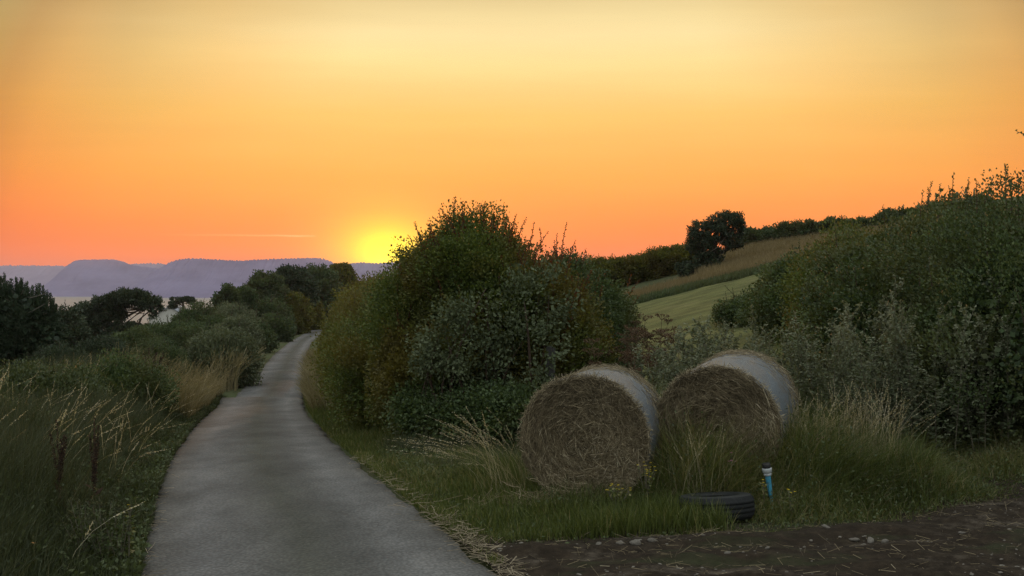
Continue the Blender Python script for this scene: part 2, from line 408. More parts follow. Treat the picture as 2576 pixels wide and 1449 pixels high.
def track_z(X, Y):
    P2 = np.stack([X*.6, Y*1.4], -1)
    e = np.minimum(1, np.maximum(0, (track_edge(X)-Y)/.5))*np.minimum(1, np.maximum(0, (X - xr(Y) - 1.28)/.4))
    mid = track_edge(X); rut = sum(np.exp(-((Y - (mid - d_ + .12*np.sin(X*1.3)))/.16)**2) for d_ in (.75, 2.1))
    return hgt(X, Y) + .012 + e*(.055 - .045*rut + .02*vnoise(P2, 7.0, 12) + .03 + .045*vnoise(P2, 1.1, 9) + .03*vnoise(P2, 4.5, 10) + .014*vnoise(P2, 12.0, 11))
TV, TU = np.meshgrid(tv, tx, indexing='ij')
x0 = np.maximum(xr(3 + TV*8) + 1.28, -3)
TY = 3.0 + TV*(track_edge(TU*12 - 1) + .4 - 3.0)
TX = xr(TY) + 1.29 + TU*(14 - xr(TY))
TY2 = 3.0 + TV*(track_edge(TX) + .4 - 3.0)
TX = xr(TY2) + 1.29 + TU*(14 - xr(TY2))
TZ = track_z(TX, TY2)
idx = np.arange(TX.size).reshape(TX.shape)
tF = np.stack([idx[:-1, :-1], idx[:-1, 1:], idx[1:, 1:], idx[1:, :-1]], -1)
kind(mk('track', G().add(np.stack([TX, TY2, TZ], -1), tF), track_mat(), smooth=True), 'structure')

# ------------------------------------------------------------------ sea and far hills
def sea_mat():
    m, nt, out = new_mat('sea_water')
    geo = nt.nodes.new('ShaderNodeNewGeometry')
    n1 = noise(nt, .035, 4, .6, geo.outputs['Position']); n2 = noise(nt, .25, 4, .6, geo.outputs['Position'])
    p = nt.nodes.new('ShaderNodeBsdfPrincipled'); p.inputs['Base Color'].default_value = (.17, .18, .18, 1)
    p.inputs['Roughness'].default_value = .38; p.inputs['Specular IOR Level'].default_value = .5
    b = nt.nodes.new('ShaderNodeBump'); b.inputs['Strength'].default_value = .6; b.inputs['Distance'].default_value = 6.0
    nt.links.new(mixc(nt, n1.outputs[0], n2.outputs[0], .5), b.inputs['Height']); nt.links.new(b.outputs[0], p.inputs['Normal'])
    nt.links.new(p.outputs[0], out.inputs['Surface'])
    return m
SEAZ = -36.0
sV, sF = grid_mesh(np.linspace(-5200, 4200, 12), np.linspace(500, 6200, 12), lambda X, Y: np.full(X.shape, SEAZ))
kind(mk('sea', G().add(sV, sF), sea_mat()), 'structure')

def hill_mat(name, a, b):
    m, nt, out = new_mat(name)
    geo = nt.nodes.new('ShaderNodeNewGeometry')
    mp = nt.nodes.new('ShaderNodeMapping'); mp.inputs['Scale'].default_value = (1, 1, 2.2); nt.links.new(geo.outputs['Position'], mp.inputs['Vector'])
    n1 = noise(nt, .006, 6, .6, mp.outputs[0]); n2 = noise(nt, .03, 5, .65, mp.outputs[0])
    c = mixc(nt, ramp(nt, [(.35, a), (.65, b)], n1.outputs[0]).outputs[0], ramp(nt, [(.35, a), (.65, b)], n2.outputs[0]).outputs[0], .35)
    p = nt.nodes.new('ShaderNodeBsdfPrincipled'); nt.links.new(c, p.inputs['Base Color']); p.inputs['Roughness'].default_value = 1
    p.inputs['Specular IOR Level'].default_value = 0
    nt.links.new(p.outputs[0], out.inputs['Surface'])
    return m
M['hill_far'] = hill_mat('haze_paled_far_hillside', (.17, .15, .24), (.25, .215, .31))  # farther ridge: paler mauve of haze painted into the base colour
M['hill'] = hill_mat('haze_blue_hillside', (.085, .085, .175), (.165, .155, .275))  # nearer headlands: blue of distance haze painted into the base colour
def far_hill(D, prof, depth, seed, step=1.6, tree=2.6, smooth=True, mat='hill'):
    """a ridge at distance D whose crest follows prof [(px,py)...]; it falls to the sea towards us and away behind"""
    px = np.arange(prof[0][0], prof[-1][0]+.1, step)
    py = np.interp(px, [p[0] for p in prof], [p[1] for p in prof])
    k = np.exp(-0.5*(np.arange(-4, 5)/1.6)**2); k /= k.sum()
    py = np.convolve(np.pad(py, 4, mode='edge'), k, 'valid')
    r = np.random.default_rng(seed)
    X = (px-CX)/FX*D; Z = CAMZ - (py-CY)/FX*D
    Z = Z + tree*D/2500*(r.uniform(0, 1, len(px))**2 + .6*vnoise(px[:, None], .35, seed))
    v = np.concatenate([np.linspace(0, 1, 16)**1.0, 1 + np.linspace(.15, 1, 5)])
    vv, XX = np.meshgrid(v, X, indexing='ij'); ZZt = np.broadcast_to(Z, vv.shape)
    base = SEAZ - 6
    s = np.clip(vv, 0, 1)
    prof_s = .55*s**1.6 + .45*s**.75
    gul = vnoise(np.stack([XX*.004, vv*2.0], -1), 1.6, seed+1)
    ZZ2 = base + (ZZt-base)*prof_s + gul*16*np.sin(np.pi*s)
    back = np.clip(vv-1, 0, 1); ZZ2 = ZZ2*(1-back) + (base)*back
    YY = D - depth*(1 - vv) + gul*90*np.sin(np.pi*s)
    sx = 1 + 0*(YY/D)
    idx = np.arange(vv.size).reshape(vv.shape)
    F = np.stack([idx[:-1, :-1], idx[:-1, 1:], idx[1:, 1:], idx[1:, :-1]], -1)
    o = mk('hills', G().add(np.stack([XX*sx, YY, ZZ2], -1), F), M[mat], smooth=smooth)
    return kind(o, 'structure')
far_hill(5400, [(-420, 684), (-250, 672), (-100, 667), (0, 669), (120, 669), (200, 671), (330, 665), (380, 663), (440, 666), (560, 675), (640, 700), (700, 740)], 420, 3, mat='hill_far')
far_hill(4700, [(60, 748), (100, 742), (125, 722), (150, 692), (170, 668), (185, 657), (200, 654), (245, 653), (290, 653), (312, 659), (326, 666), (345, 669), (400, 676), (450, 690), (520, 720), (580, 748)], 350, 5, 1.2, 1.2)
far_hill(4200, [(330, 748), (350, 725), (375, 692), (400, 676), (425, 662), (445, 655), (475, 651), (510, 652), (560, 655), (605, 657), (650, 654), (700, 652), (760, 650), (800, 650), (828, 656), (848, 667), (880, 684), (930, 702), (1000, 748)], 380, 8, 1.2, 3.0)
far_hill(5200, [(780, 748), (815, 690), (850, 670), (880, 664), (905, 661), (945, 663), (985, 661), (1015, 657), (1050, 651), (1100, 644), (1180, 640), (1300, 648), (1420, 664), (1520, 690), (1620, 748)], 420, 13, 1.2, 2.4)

# ------------------------------------------------------------------ haze
hv = np.array([[-5600, -120, -62], [4600, -120, -62], [4600, 6600, -62], [-5600, 6600, -62], [-5600, -120, 175], [4600, -120, 175], [4600, 6600, 175], [-5600, 6600, 175]], float)
hf = [[3, 2, 1, 0], [4, 5, 6, 7], [0, 1, 5, 4], [1, 2, 6, 5], [2, 3, 7, 6], [3, 0, 4, 7]]
hm, hnt, hout = new_mat('evening_haze')
pv = hnt.nodes.new('ShaderNodeVolumePrincipled')
pv.inputs['Color'].default_value = (.92, .78, .76, 1); pv.inputs['Density'].default_value = 1.0e-4; pv.inputs['Anisotropy'].default_value = .25
hnt.links.new(pv.outputs[0], hout.inputs['Volume'])
kind(mk('haze', G().add(hv, hf), hm), 'stuff', 'thin evening haze lying over the sea and the far hills', 'haze')

# ------------------------------------------------------------------ foliage builders
def lump_samples(lumps, n, seed, inner=.55, wob=.22, wf=2.2, zmin=None):
    """points biased to the surface of a union of ellipsoids, with outward normals"""
    r = np.random.default_rng(seed)
    L = np.array(lumps, float); area = (L[:, 3]*L[:, 4] + L[:, 4]*L[:, 5] + L[:, 3]*L[:, 5])
    k = r.choice(len(L), n*2, p=area/area.sum())
    d = nrm(r.normal(size=(n*2, 3)))
    rad = 1 - (1-inner)*r.uniform(0, 1, n*2)**1.8
    c = L[k, :3]; Rr = L[k, 3:6]
    rad = rad*(1 + wob*vnoise(d*1.0 + k[:, None]*3.1, wf, seed+1))
    P = c + d*Rr*rad[:, None]
    keep = np.ones(n*2, bool)
    for j in range(len(L)):
        q = (((P - L[j, :3])/L[j, 3:6])**2).sum(1)
        keep &= ~((q < .42) & (k != j))
    gz = hgt(P[:, 0], P[:, 1]); keep &= P[:, 2] > gz + .02
    if zmin is not None: keep &= P[:, 2] > zmin
    P = P[keep][:n]; N = nrm((d/Rr)[keep][:n])
    return P, N

def leaf_cloud(g, lumps, n, L, W, seed, clump=.28, nclump=None, inner=.55, wob=.22, up=.35, droop=0.0, tvar=.25, gap=.0):
    r = np.random.default_rng(seed)
    m = nclump or max(60, n//70)
    C, N = lump_samples(lumps, m, seed+7, inner, wob)
    if gap > 0:
        keep = vnoise(C, 1.4, seed+9) > -1 + 2*gap*r.uniform(.3, 1, len(C)); C, N = C[keep], N[keep]
    ct = r.uniform(-1, 1, len(C))
    k = r.integers(0, len(C), n)
    off = np.clip(r.normal(size=(n, 3)), -1.7, 1.7)*clump*np.array([1, 1, .8])
    P = C[k] + off
    D = N[k] + .9*nrm(r.normal(size=(n, 3))) + np.array([0, 0, up - droop])
    z = hgt(P[:, 0], P[:, 1]); ok = P[:, 2] > z + .01
    P, D, k = P[ok], D[ok], k[ok]; n = len(P)
    t = np.clip(.45 + tvar*ct[k] + .18*r.normal(size=n), 0, 1)
    big_ = 1 + .7*(vnoise(C, 1.1, seed+15) > .35)[k]*r.uniform(.3, 1, n)
    leaves(g, P, D, L*r.uniform(.55, 1.3, n)*big_, W*r.uniform(.7, 1.25, n)*big_, t)

def inner_fill(g, lumps, n, L, seed):
    """bigger leaves deep inside so that the plant is not see-through"""
    r = np.random.default_rng(seed)
    Lm = [(a, b, c, rx*.78, ry*.78, rz*.78) for a, b, c, rx, ry, rz in lumps]
    P, N = lump_samples(Lm, n, seed+3, .5, .15)
    leaves(g, P, N*.2 + nrm(r.normal(size=P.shape)), L*r.uniform(.8, 1.4, len(P)), L*.8, np.clip(r.normal(.25, .15, len(P)), 0, 1))

def spray_set(gl, gt, base, dirs, lens, leafL, seed, gapd=.028, bend=.25):
    """upright leafy shoots: base (M,3), dirs (M,3), lens (M,)"""
    r = np.random.default_rng(seed); M_ = len(base); K = 7
    dirs = nrm(dirs); t = np.linspace(0, 1, K)
    b2 = r.normal(size=(M_, 3))*bend; b2[:, 2] = np.abs(b2[:, 2])*.3
    paths = base[:, None] + dirs[:, None]*(lens[:, None]*t)[..., None] + b2[:, None]*(lens[:, None]*t**2)[..., None]*.5
    rad = (.0062 + .010*lens)[:, None]*(1.05 - .8*t)[None]*(leafL/.05)
    prisms(gt, paths, rad)
    for i in range(M_):
        nl = int(lens[i]/gapd) + 3
        tt = np.linspace(.12, 1, nl); f = tt*(K-1); a = np.minimum(f.astype(int), K-2); w = (f-a)[:, None]
        p = paths[i][a]*(1-w) + paths[i][a+1]*w; ax = nrm(paths[i][a+1]-paths[i][a])
        side = nrm(np.cross(ax, r.normal(size=(nl, 3))))
        leaves(gl, p, ax*.7 + side, leafL*r.uniform(.6, 1.15, nl)*(1.1-.4*tt), leafL*.55, np.clip(r.normal(.45, .2, nl), 0, 1))

def top_points(lumps, n, seed, nz=.35, cond=None):
    P, N = lump_samples(lumps, n*10, seed, .97, .2)
    ok = N[:, 2] > nz
    if cond is not None: ok &= cond(P)
    P, N = P[ok][:n], N[ok][:n]
    return P, N

def stems(g, lumps, root, n, r0, seed):
    """branches from the root fanning into the lumps"""
    r = np.random.default_rng(seed); L = np.array(lumps)
    k = r.choice(len(L), n); d = nrm(r.normal(size=(n, 3))); d[:, 2] = np.abs(d[:, 2])
    end = L[k, :3] + d*L[k, 3:6]*r.uniform(.4, .95, (n, 1))
    b = np.array(root)[None] + r.normal(size=(n, 3))*np.array([.25, .25, 0]) + np.array([L[k, 0]-root[0], L[k, 1]-root[1], 0*k]).T*.6
    b[:, 2] = hgt(b[:, 0], b[:, 1]) - .05
    t = np.linspace(0, 1, 6)
    mid = (b+end)/2 + r.normal(size=(n, 3))*.18*np.linalg.norm(end-b, axis=1)[:, None]
    paths = b[:, None]*((1-t)**2)[None, :, None] + 2*mid[:, None]*(t*(1-t))[None, :, None] + end[:, None]*(t**2)[None, :, None]
    prisms(g, paths, r0*r.uniform(.5, 1.1, (n, 1))*(1 - .8*t)[None], .5, 5)

def bush(name, label, cat, lumps, n, L, W, mat, seed, group=None, clump=.25, nst=14, r0=.035, sprays=0, slen=(.25, .6), sleaf=.04, extra=None,
         wob=.22, gap=0.0, fill=None, scond=None, inner=.55, snz=.35, tvar=.25, droop=0.0, nclump=None, smat=None, gapd=.028):
    lumps = [tuple(float(q) for q in l) for l in lumps]
    A = np.array(lumps); cx, cy = A[:, 0].mean(), A[:, 1].mean(); root = (cx, cy, float(hgt(np.array([cx]), np.array([cy]))[0]))
    t = thing(name, label, cat, root, group)
    g = G(); leaf_cloud(g, lumps, n, L, W, seed, clump, wob=wob, gap=gap, inner=inner, tvar=tvar, droop=droop, nclump=nclump)
    inner_fill(g, lumps, fill if fill is not None else n//6, L*2.0, seed+50)
    gt = G(); stems(gt, lumps, root, nst, r0, seed+60)
    mk('branches', gt, M['twig'], t, root)
    if sprays or extra:
        gl = G(); gw = G()
        if sprays:
            P, N = top_points(lumps, sprays, seed+70, snz, scond)
            r = np.random.default_rng(seed+71)
            D = N*.5 + np.array([0, 0, .9]) + .28*r.normal(size=P.shape)
            spray_set(gl, gw, P - N*.12, D, r.uniform(slen[0], slen[1], len(P)), sleaf, seed+72, gapd*sleaf/.05)
        if extra:
            e = np.array([x[:7] for x in extra], float)
            spray_set(gl, gw, e[:, :3], e[:, 3:6], e[:, 6], sleaf, seed+73, gapd*sleaf/.05)
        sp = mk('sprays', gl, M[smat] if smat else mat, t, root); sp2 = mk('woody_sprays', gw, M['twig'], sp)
        sp2.data.transform(Matrix.Translation((-root[0], -root[1], -root[2])))
    mk('foliage', g, mat, t, root)
    return t

def gz(x, y): return float(hgt(np.array([float(x)]), np.array([float(y)]))[0])

# ================================================================== RIGHT OF THE ROAD: the big bush
def shrink(l, k): return [(a, b, c, rx*k, ry*k, rz*k) for a, b, c, rx, ry, rz in l]
def lump(px, py, Y, rx, ry, rz):
    x, y, z = at(px, py, Y); return (x, y, z, rx, ry, rz)
def shoot_to(px, py, Y, length, lean=0.0):
    x, y, z = at(px, py, Y); return (x - lean*length, y, z - length, lean, 0, 1.0, length)

big = [lump(1195, 702, 16.6, 1.0, 1.2, .98), lump(1120, 730, 16.8, .85, 1.1, .9), lump(1300, 768, 16.4, .95, 1.2, .92), lump(1385, 805, 16.2, .75, 1.0, .80), lump(1055, 800, 17.2, .8, 1.1, .9),
       lump(1230, 900, 16.2, 1.35, 1.4, 1.4), lump(1060, 950, 16.6, .9, 1.2, 1.1), lump(1380, 930, 16.0, .9, 1.2, 1.2), lump(1165, 625, 16.8, .5, .6, .40), lump(1235, 662, 16.7, .5, .6, .40)]
ex = [shoot_to(1140, 497, 16.6, .55), shoot_to(1172, 510, 16.7, .5, .12), shoot_to(1120, 525, 16.6, .42, -.1), shoot_to(1220, 530, 16.6, .32), shoot_to(1274, 532, 16.6, .38), shoot_to(1246, 540, 16.5, .3),
      shoot_to(1085, 565, 16.9, .35, -.1), shoot_to(1040, 592, 17.2, .42, -.12), shoot_to(1065, 590, 17.2, .4, -.1), shoot_to(1345, 560, 16.4, .45, .2), shoot_to(1310, 548, 16.4, .4, .1),
      shoot_to(1366, 575, 16.3, .4, .1), shoot_to(1150, 520, 16.9, .45, -.05), shoot_to(1195, 536, 16.7, .35, .05)]
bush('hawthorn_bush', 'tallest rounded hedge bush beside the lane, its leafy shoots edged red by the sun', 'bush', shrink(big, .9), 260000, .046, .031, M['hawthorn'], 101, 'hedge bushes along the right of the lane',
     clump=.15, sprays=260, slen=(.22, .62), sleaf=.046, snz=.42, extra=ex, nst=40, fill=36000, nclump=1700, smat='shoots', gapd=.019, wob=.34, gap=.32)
dk = [lump(1420, 790, 17.5, .8, 1.0, .75), lump(1480, 795, 18.2, .75, 1.0, .72), lump(1530, 812, 18.6, .5, .7, .5), lump(1440, 900, 17.2, 1.0, 1.1, .9), lump(1410, 705, 17.8, .5, .6, .42)]
ex = [shoot_to(1415, 568, 17.2, .6, .03), shoot_to(1440, 605, 17.2, .4, .15), shoot_to(1478, 628, 17.5, .35, .3), shoot_to(1400, 590, 17.2, .4), shoot_to(1455, 640, 17.4, .35, .2), shoot_to(1600, 705, 18.6, .3, .5), shoot_to(1610, 740, 18.6, .35, .7), shoot_to(1592, 690, 18.4, .25, .4)]
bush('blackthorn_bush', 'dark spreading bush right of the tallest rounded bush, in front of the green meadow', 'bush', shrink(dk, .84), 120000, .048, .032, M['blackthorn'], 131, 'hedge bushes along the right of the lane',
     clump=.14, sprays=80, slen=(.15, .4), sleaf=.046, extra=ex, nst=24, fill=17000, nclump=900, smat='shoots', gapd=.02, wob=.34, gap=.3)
sal = [lump(1235, 800, 14.9, .75, .5, .55), lump(1330, 770, 15.0, .6, .5, .5), lump(1170, 870, 14.8, .6, .5, .55), lump(1300, 900, 14.6, .7, .5, .65), lump(1120, 960, 14.9, .5, .4, .5)]
bush('sallow_bush', 'grey-green broad-leaved sallow growing out of the front of the tallest bush', 'bush', sal, 9000, .068, .040, M['sallow'], 151, 'hedge bushes along the right of the lane',
     clump=.13, nst=18, fill=0, inner=.75, nclump=120, tvar=.3, droop=.3, wob=.45, gap=.45)
# rank growth at the foot of the bush
foot = [lump(1085, 1030, 15.4, .55, .5, .40), lump(1150, 1050, 15.0, .6, .5, .42), lump(1230, 1060, 14.4, .7, .5, .40), lump(1310, 1060, 14.0, .6, .5, .40)]
bush('bramble_patch', 'low tangled brambles at the foot of the tallest bush, above the mown verge', 'bramble', foot, 44000, .055, .035, M['blackthorn'], 161, clump=.14, nst=14, fill=9000, nclump=520, droop=.5)

# hedge receding along the right side of the lane
row = [(20.5, 1.75, 2.35, 1.35, 'hawthorn', 'second hedge bush up the right of the lane, next to the tallest one', 70000, .065),
       (25.0, 1.8, 2.3, 1.45, 'hedge_warm', 'third hedge bush up the right of the lane, olive in the sunset glow', 60000, .075),
       (30.5, 1.9, 2.2, 1.6, 'hedge_warm', 'fourth hedge bush up the right of the lane, brownish under the sun', 52000, .09),
       (37.5, 2.1, 2.05, 1.8, 'hedge_warm', 'fifth hedge bush up the right of the lane, beyond the tan grass', 46000, .11),
       (46, 2.3, 1.75, 2.0, 'hedge_warm', 'sixth hedge bush up the right of the lane, near the second crest', 38000, .13),
       (57, 1.5, 2.6, 2.3, 'hedge_warm', 'seventh hedge bush up the right of the lane, small under the yellow glow', 30000, .16),
       (70, 3.0, 1.5, 2.6, 'hedge_warm', 'farthest hedge bush up the right of the lane, where the lane vanishes', 26000, .2)]
for i, (Y, off, top, rr, mat, lab, n, L) in enumerate(row):
    x = float(xr(Y)) + 1.3 + rr*1.12 + np.interp(Y, [20, 30, 46, 57, 70], [.35, .7, 1.1, 1.7, 2.4]); g0 = gz(x, Y); h = max(1.5, top - g0)
    lm = [(x, Y, g0 + h*.45, rr, rr*1.6, h*.5), (x - rr*.3, Y - rr*.6, g0 + h*.3, rr*.8, rr*1.2, h*.36), (x + rr*.5, Y + rr*.7, g0 + h*.55, rr*.9, rr*1.3, h*.44), (x+rr*.9, Y, g0+h*.4, rr, rr*1.4, h*.42)]
    bush('hedge_bush', lab, 'bush', lm, int(n*1.5), L*.8, L*.53, M[mat], 200+i*7, 'hedge bushes along the right of the lane', clump=.08+L*1.4, nst=14,
         sprays=24 if Y < 50 else 12, slen=(.2*Y/20, .4*Y/20), sleaf=L*.8, fill=n//6, nclump=n//85)

# ================================================================== RIGHT HEDGE behind the bales
hed = [(7.35, 29.5, 745, .95, 'hedge bush at the far left end of the right-hand hedge, beside the meadow', 80000, .070, 'blackthorn'),
       (7.2, 24.0, 650, 1.2, 'hedge bush standing second from the meadow in the right-hand hedge', 90000, .062, 'blackthorn'),
       (6.9, 19.2, 588, 1.4, 'broad hedge bush above the weeds behind the right hay bale', 110000, .055, 'hawthorn'),
       (6.4, 15.6, 540, 1.6, 'tall hedge bush with leafy shoots standing against the sky', 140000, .048, 'blackthorn'),
       (6.5, 12.6, 494, 1.5, 'darkest hedge bush filling the right edge above the weeds', 170000, .043, 'blackthorn')]
hexs = {3: [shoot_to(2222, 520, 15.9, .3, -.1), shoot_to(2335, 460, 14.8, .62, .05), shoot_to(2312, 485, 14.9, .45, -.05), shoot_to(2386, 440, 14.6, .7, -.12), shoot_to(2368, 465, 14.6, .5, .1), shoot_to(2425, 450, 14.4, .55, -.05),
            shoot_to(2345, 475, 14.8, .5, .2), shoot_to(2402, 470, 14.6, .45, .1), shoot_to(2440, 475, 14.2, .4, .05)],
        4: [shoot_to(2458, 453, 13.2, .45), shoot_to(2520, 417, 12.8, .6, -.12), shoot_to(2550, 418, 12.7, .6, .04), shoot_to(2570, 440, 12.6, .5, .1), shoot_to(2495, 465, 13, .35, -.1), shoot_to(2480, 470, 13.0, .3, .1)]}
for i, (x, Y, py, rr, lab, n, L, mat) in enumerate(hed):
    top = CAMZ - (py + 14 - CY)/FX*Y; g0 = gz(x, Y); h = top - g0
    lm = [(x, Y, g0 + h*.56, rr, rr*1.5, h*.44), (x - rr*.35, Y - rr*.5, g0 + h*.36, rr*.9, rr*1.1, h*.4), (x + rr*.6, Y + rr*.6, g0 + h*.6, rr, rr*1.3, h*.46), (x - rr*.2, Y - rr*.9, g0 + h*.25, rr*.8, rr*.9, h*.3),
          (x + rr*1.1, Y - rr*.2, g0 + h*.5, rr*.9, rr*1.2, h*.5)]
    if i == 4: lm += [(8.2, 12.4, g0 + h*.5, 1.4, 1.5, h*.56), (9.8, 12.2, g0 + h*.5, 1.4, 1.5, h*.6)]
    bush('hedge_bush', lab, 'bush', lm, n, L, L*.66, M[mat], 300+i*9, 'bushes of the hedge behind the bales', clump=.07+L*1.4, nst=22, sprays=80 if i > 1 else 60, slen=(.15, .42) if i > 1 else (.3, .8), sleaf=.043 if i > 2 else .055,
         fill=n//6 if i else n//14, extra=hexs.get(i), nclump=n//(100 if i else 260), wob=.44 if i else .5, gap=.42 if i else .5, gapd=.02)
# the branch tip that reaches into the right edge of the photograph
bx, by, bz = at(2640, 340, 12.2)
t = thing('young_tree', 'thin leafy branch tip reaching in at the right edge, high against the sky', 'tree', (bx, by, gz(bx, by)))
gt = G(); tube(gt, [(bx+.9, by, gz(bx, by)-.05), (bx+.95, by, 2.2), (bx+1.1, by, 3.2), (bx+1.3, by, 5.0)], [.06, .05, .035, .008], 7); tube(gt, [(bx+1.0, by, 2.7), (bx+.5, by, 3.4), (bx+.08, by, 3.75)], [.03, .02, .010], 6); mk('trunk', gt, M['bark'], t, t.location)
gl = G(); gw = G()
e = [shoot_to(2568, 332, 12.2, .01)]
p1 = np.array(at(2566, 340, 12.2)); p2 = np.array(at(2562, 330, 12.2)); s0 = np.array([bx+.08, by, 3.75])
B = np.array([s0, s0 + (p1-s0)*.55, s0]); Dd = np.array([p1-s0, p2-(s0+(p1-s0)*.55), [.4, .1, .4]])
spray_set(gl, gw, B, Dd, np.linalg.norm(Dd, axis=1), .06, 77, .05, .1)
leaf_cloud(gl, [(bx+1.25, by, 4.0, .75, .7, .7), (bx+1.5, by+.3, 4.9, .6, .6, .6), (bx+1.2, by+.2, 3.2, .7, .7, .5)], 9000, .05, .033, 78, .13, nclump=160)
mk('crown', gl, M['blackthorn'], t, t.location); mk('woody_sprays', gw, M['twig'], t, t.location)

# ================================================================== TALL WEEDS behind and beside the bales
def mugwort_mesh(seed, h, nb=20, leaf=.056):
    r = np.random.default_rng(seed); gs = G(); gl = G(); K = 6
    t = np.linspace(0, 1, K); ln = r.normal(0, .07, 2)
    stem = np.stack([ln[0]*h*t**2, ln[1]*h*t**2, h*t], 1); tube(gs, stem, .007*(1.05-.8*t), 4)
    paths = []
    for i in range(nb):
        f = .25 + .73*i/nb + r.uniform(-.03, .03); a = r.uniform(0, 6.28); l = h*r.uniform(.10, .2)*(1.35 - f*.75)
        b = np.array([ln[0]*h*f**2, ln[1]*h*f**2, h*f])
        d = np.array([math.cos(a)*.6, math.sin(a)*.6, .8]); tt = np.linspace(0, 1, 5)
        p = b + d*(l*tt)[:, None]; p[:, 2] += l*.25*tt**2; paths.append(p)
        nl = 20; q = r.uniform(.05, 1.05, nl)[:, None]
        pp = b + d*l*q; pp[:, 2] += (l*.25*q[:, 0]**2)
        leaves(gl, pp, d*.5 + .9*nrm(r.normal(size=(nl, 3))), leaf*r.uniform(.4, 1.0, nl), leaf*.36, np.clip(.35 + .45*f + .2*r.normal(size=nl), 0, 1))
    nl = 110; f = r.uniform(.05, 1.0, nl); a = r.uniform(0, 6.28, nl)
    pp = np.stack([ln[0]*h*f**2, ln[1]*h*f**2, h*f], 1)
    leaves(gl, pp, np.stack([np.cos(a), np.sin(a), r.uniform(-.3, .7, nl)], 1), leaf*1.8*(1.15 - .75*f)*r.uniform(.6, 1.1, nl), leaf*.55, np.clip(.3 + .3*f + .2*r.normal(size=nl), 0, 1))
    prisms(gs, np.array(paths), np.full((nb, 5), .0028)*np.linspace(1, .5, 5)[None])
    return gs, gl
M['weedstem'] = plain_mat('weed_stem', [(.3, (.08, .075, .05)), (.7, (.15, .13, .09))], 20, .8)
protos = []
for v in range(6):
    gs, gl = mugwort_mesh(500+v, 1.55)
    t = thing('mugwort_plant', '', 'weed', (0, 0, 0), 'tall grey-green weeds behind the hay bales')
    mk('stem', gs, M['weedstem'], t); mk('leaves', gl, M['mugwort'], t); protos.append([t, False])
def copy_tree(o, parent=None):
    c = o.copy(); COL.objects.link(c); c.parent = parent
    for ch in list(o.children): copy_tree(ch, c)
    return c
def place(proto, x, y, s, label=None, sz=None, tilt=.05, dz=0.0):
    if proto[1]: o = copy_tree(proto[0])
    else: o = proto[0]; proto[1] = True
    o.location = (x, y, gz(x, y) + dz); o.rotation_euler = (random.gauss(0, tilt), random.gauss(0, tilt), random.uniform(0, 6.28)); o.scale = (s, s, sz or s)
    if label: o['label'] = label
    return o
MUG = 'tall grey-green feathery weed in the thicket between the hay bales and the dark hedge'
named = [(2228, 712, 12.6, 'tallest grey feathery weed, its plume standing against the dark hedge'), (2100, 772, 12.2, 'grey plumed weed rising up right behind the right hay bale'),
         (1915, 795, 12.9, 'pale plumed weed standing straight above the right hay bale'), (2372, 752, 11.6, 'wide pinkish-grey plumed weed right of the tallest feathery weed'),
         (2545, 700, 11.4, 'grey-blue weed with a narrow plume close to the right edge'), (1815, 850, 13.2, 'feathery weed peeping up between the two hay bales')]
for i, (px, py, Y, lab) in enumerate(named):
    x, y, z = at(px, py, Y); h = z - gz(x, y); place(protos[i % 6], x, y, 1.15, lab, h/1.55)
r = np.random.default_rng(43)
for i in range(34):
    px = r.uniform(1590, 1830); Y = r.uniform(13.0, 16.5); x = (px-CX)/FX*Y; z = CAMZ - (np.interp(px, [1590, 1700, 1830], [870, 860, 800]) + r.uniform(-15, 60) - CY)/FX*Y
    place(protos[i % 6], x, Y, r.uniform(.9, 1.3), 'grey-green weed between the hay bales and the meadow, below the dead hogweeds', max(.5, z-gz(x, Y))/1.55, .08)
r = np.random.default_rng(42)
cnt = 0
while cnt < 240:
    px = r.uniform(1600, 2620); Y = r.uniform(10.9, 13.6); x = (px-CX)/FX*Y
    if px < 2030 and Y < 11.9: continue
    ty = np.interp(px, [1600, 1680, 1800, 1900, 2050, 2200, 2350, 2576], [930, 910, 880, 840, 815, 780, 770, 760]) + r.uniform(-10, 200)
    z = CAMZ - (ty - CY)/FX*Y; h = z - gz(x, Y)
    if h < .45: continue
    place(protos[cnt % 6], x, Y, r.uniform(.8, 1.25), MUG, h/1.55, .08); cnt += 1

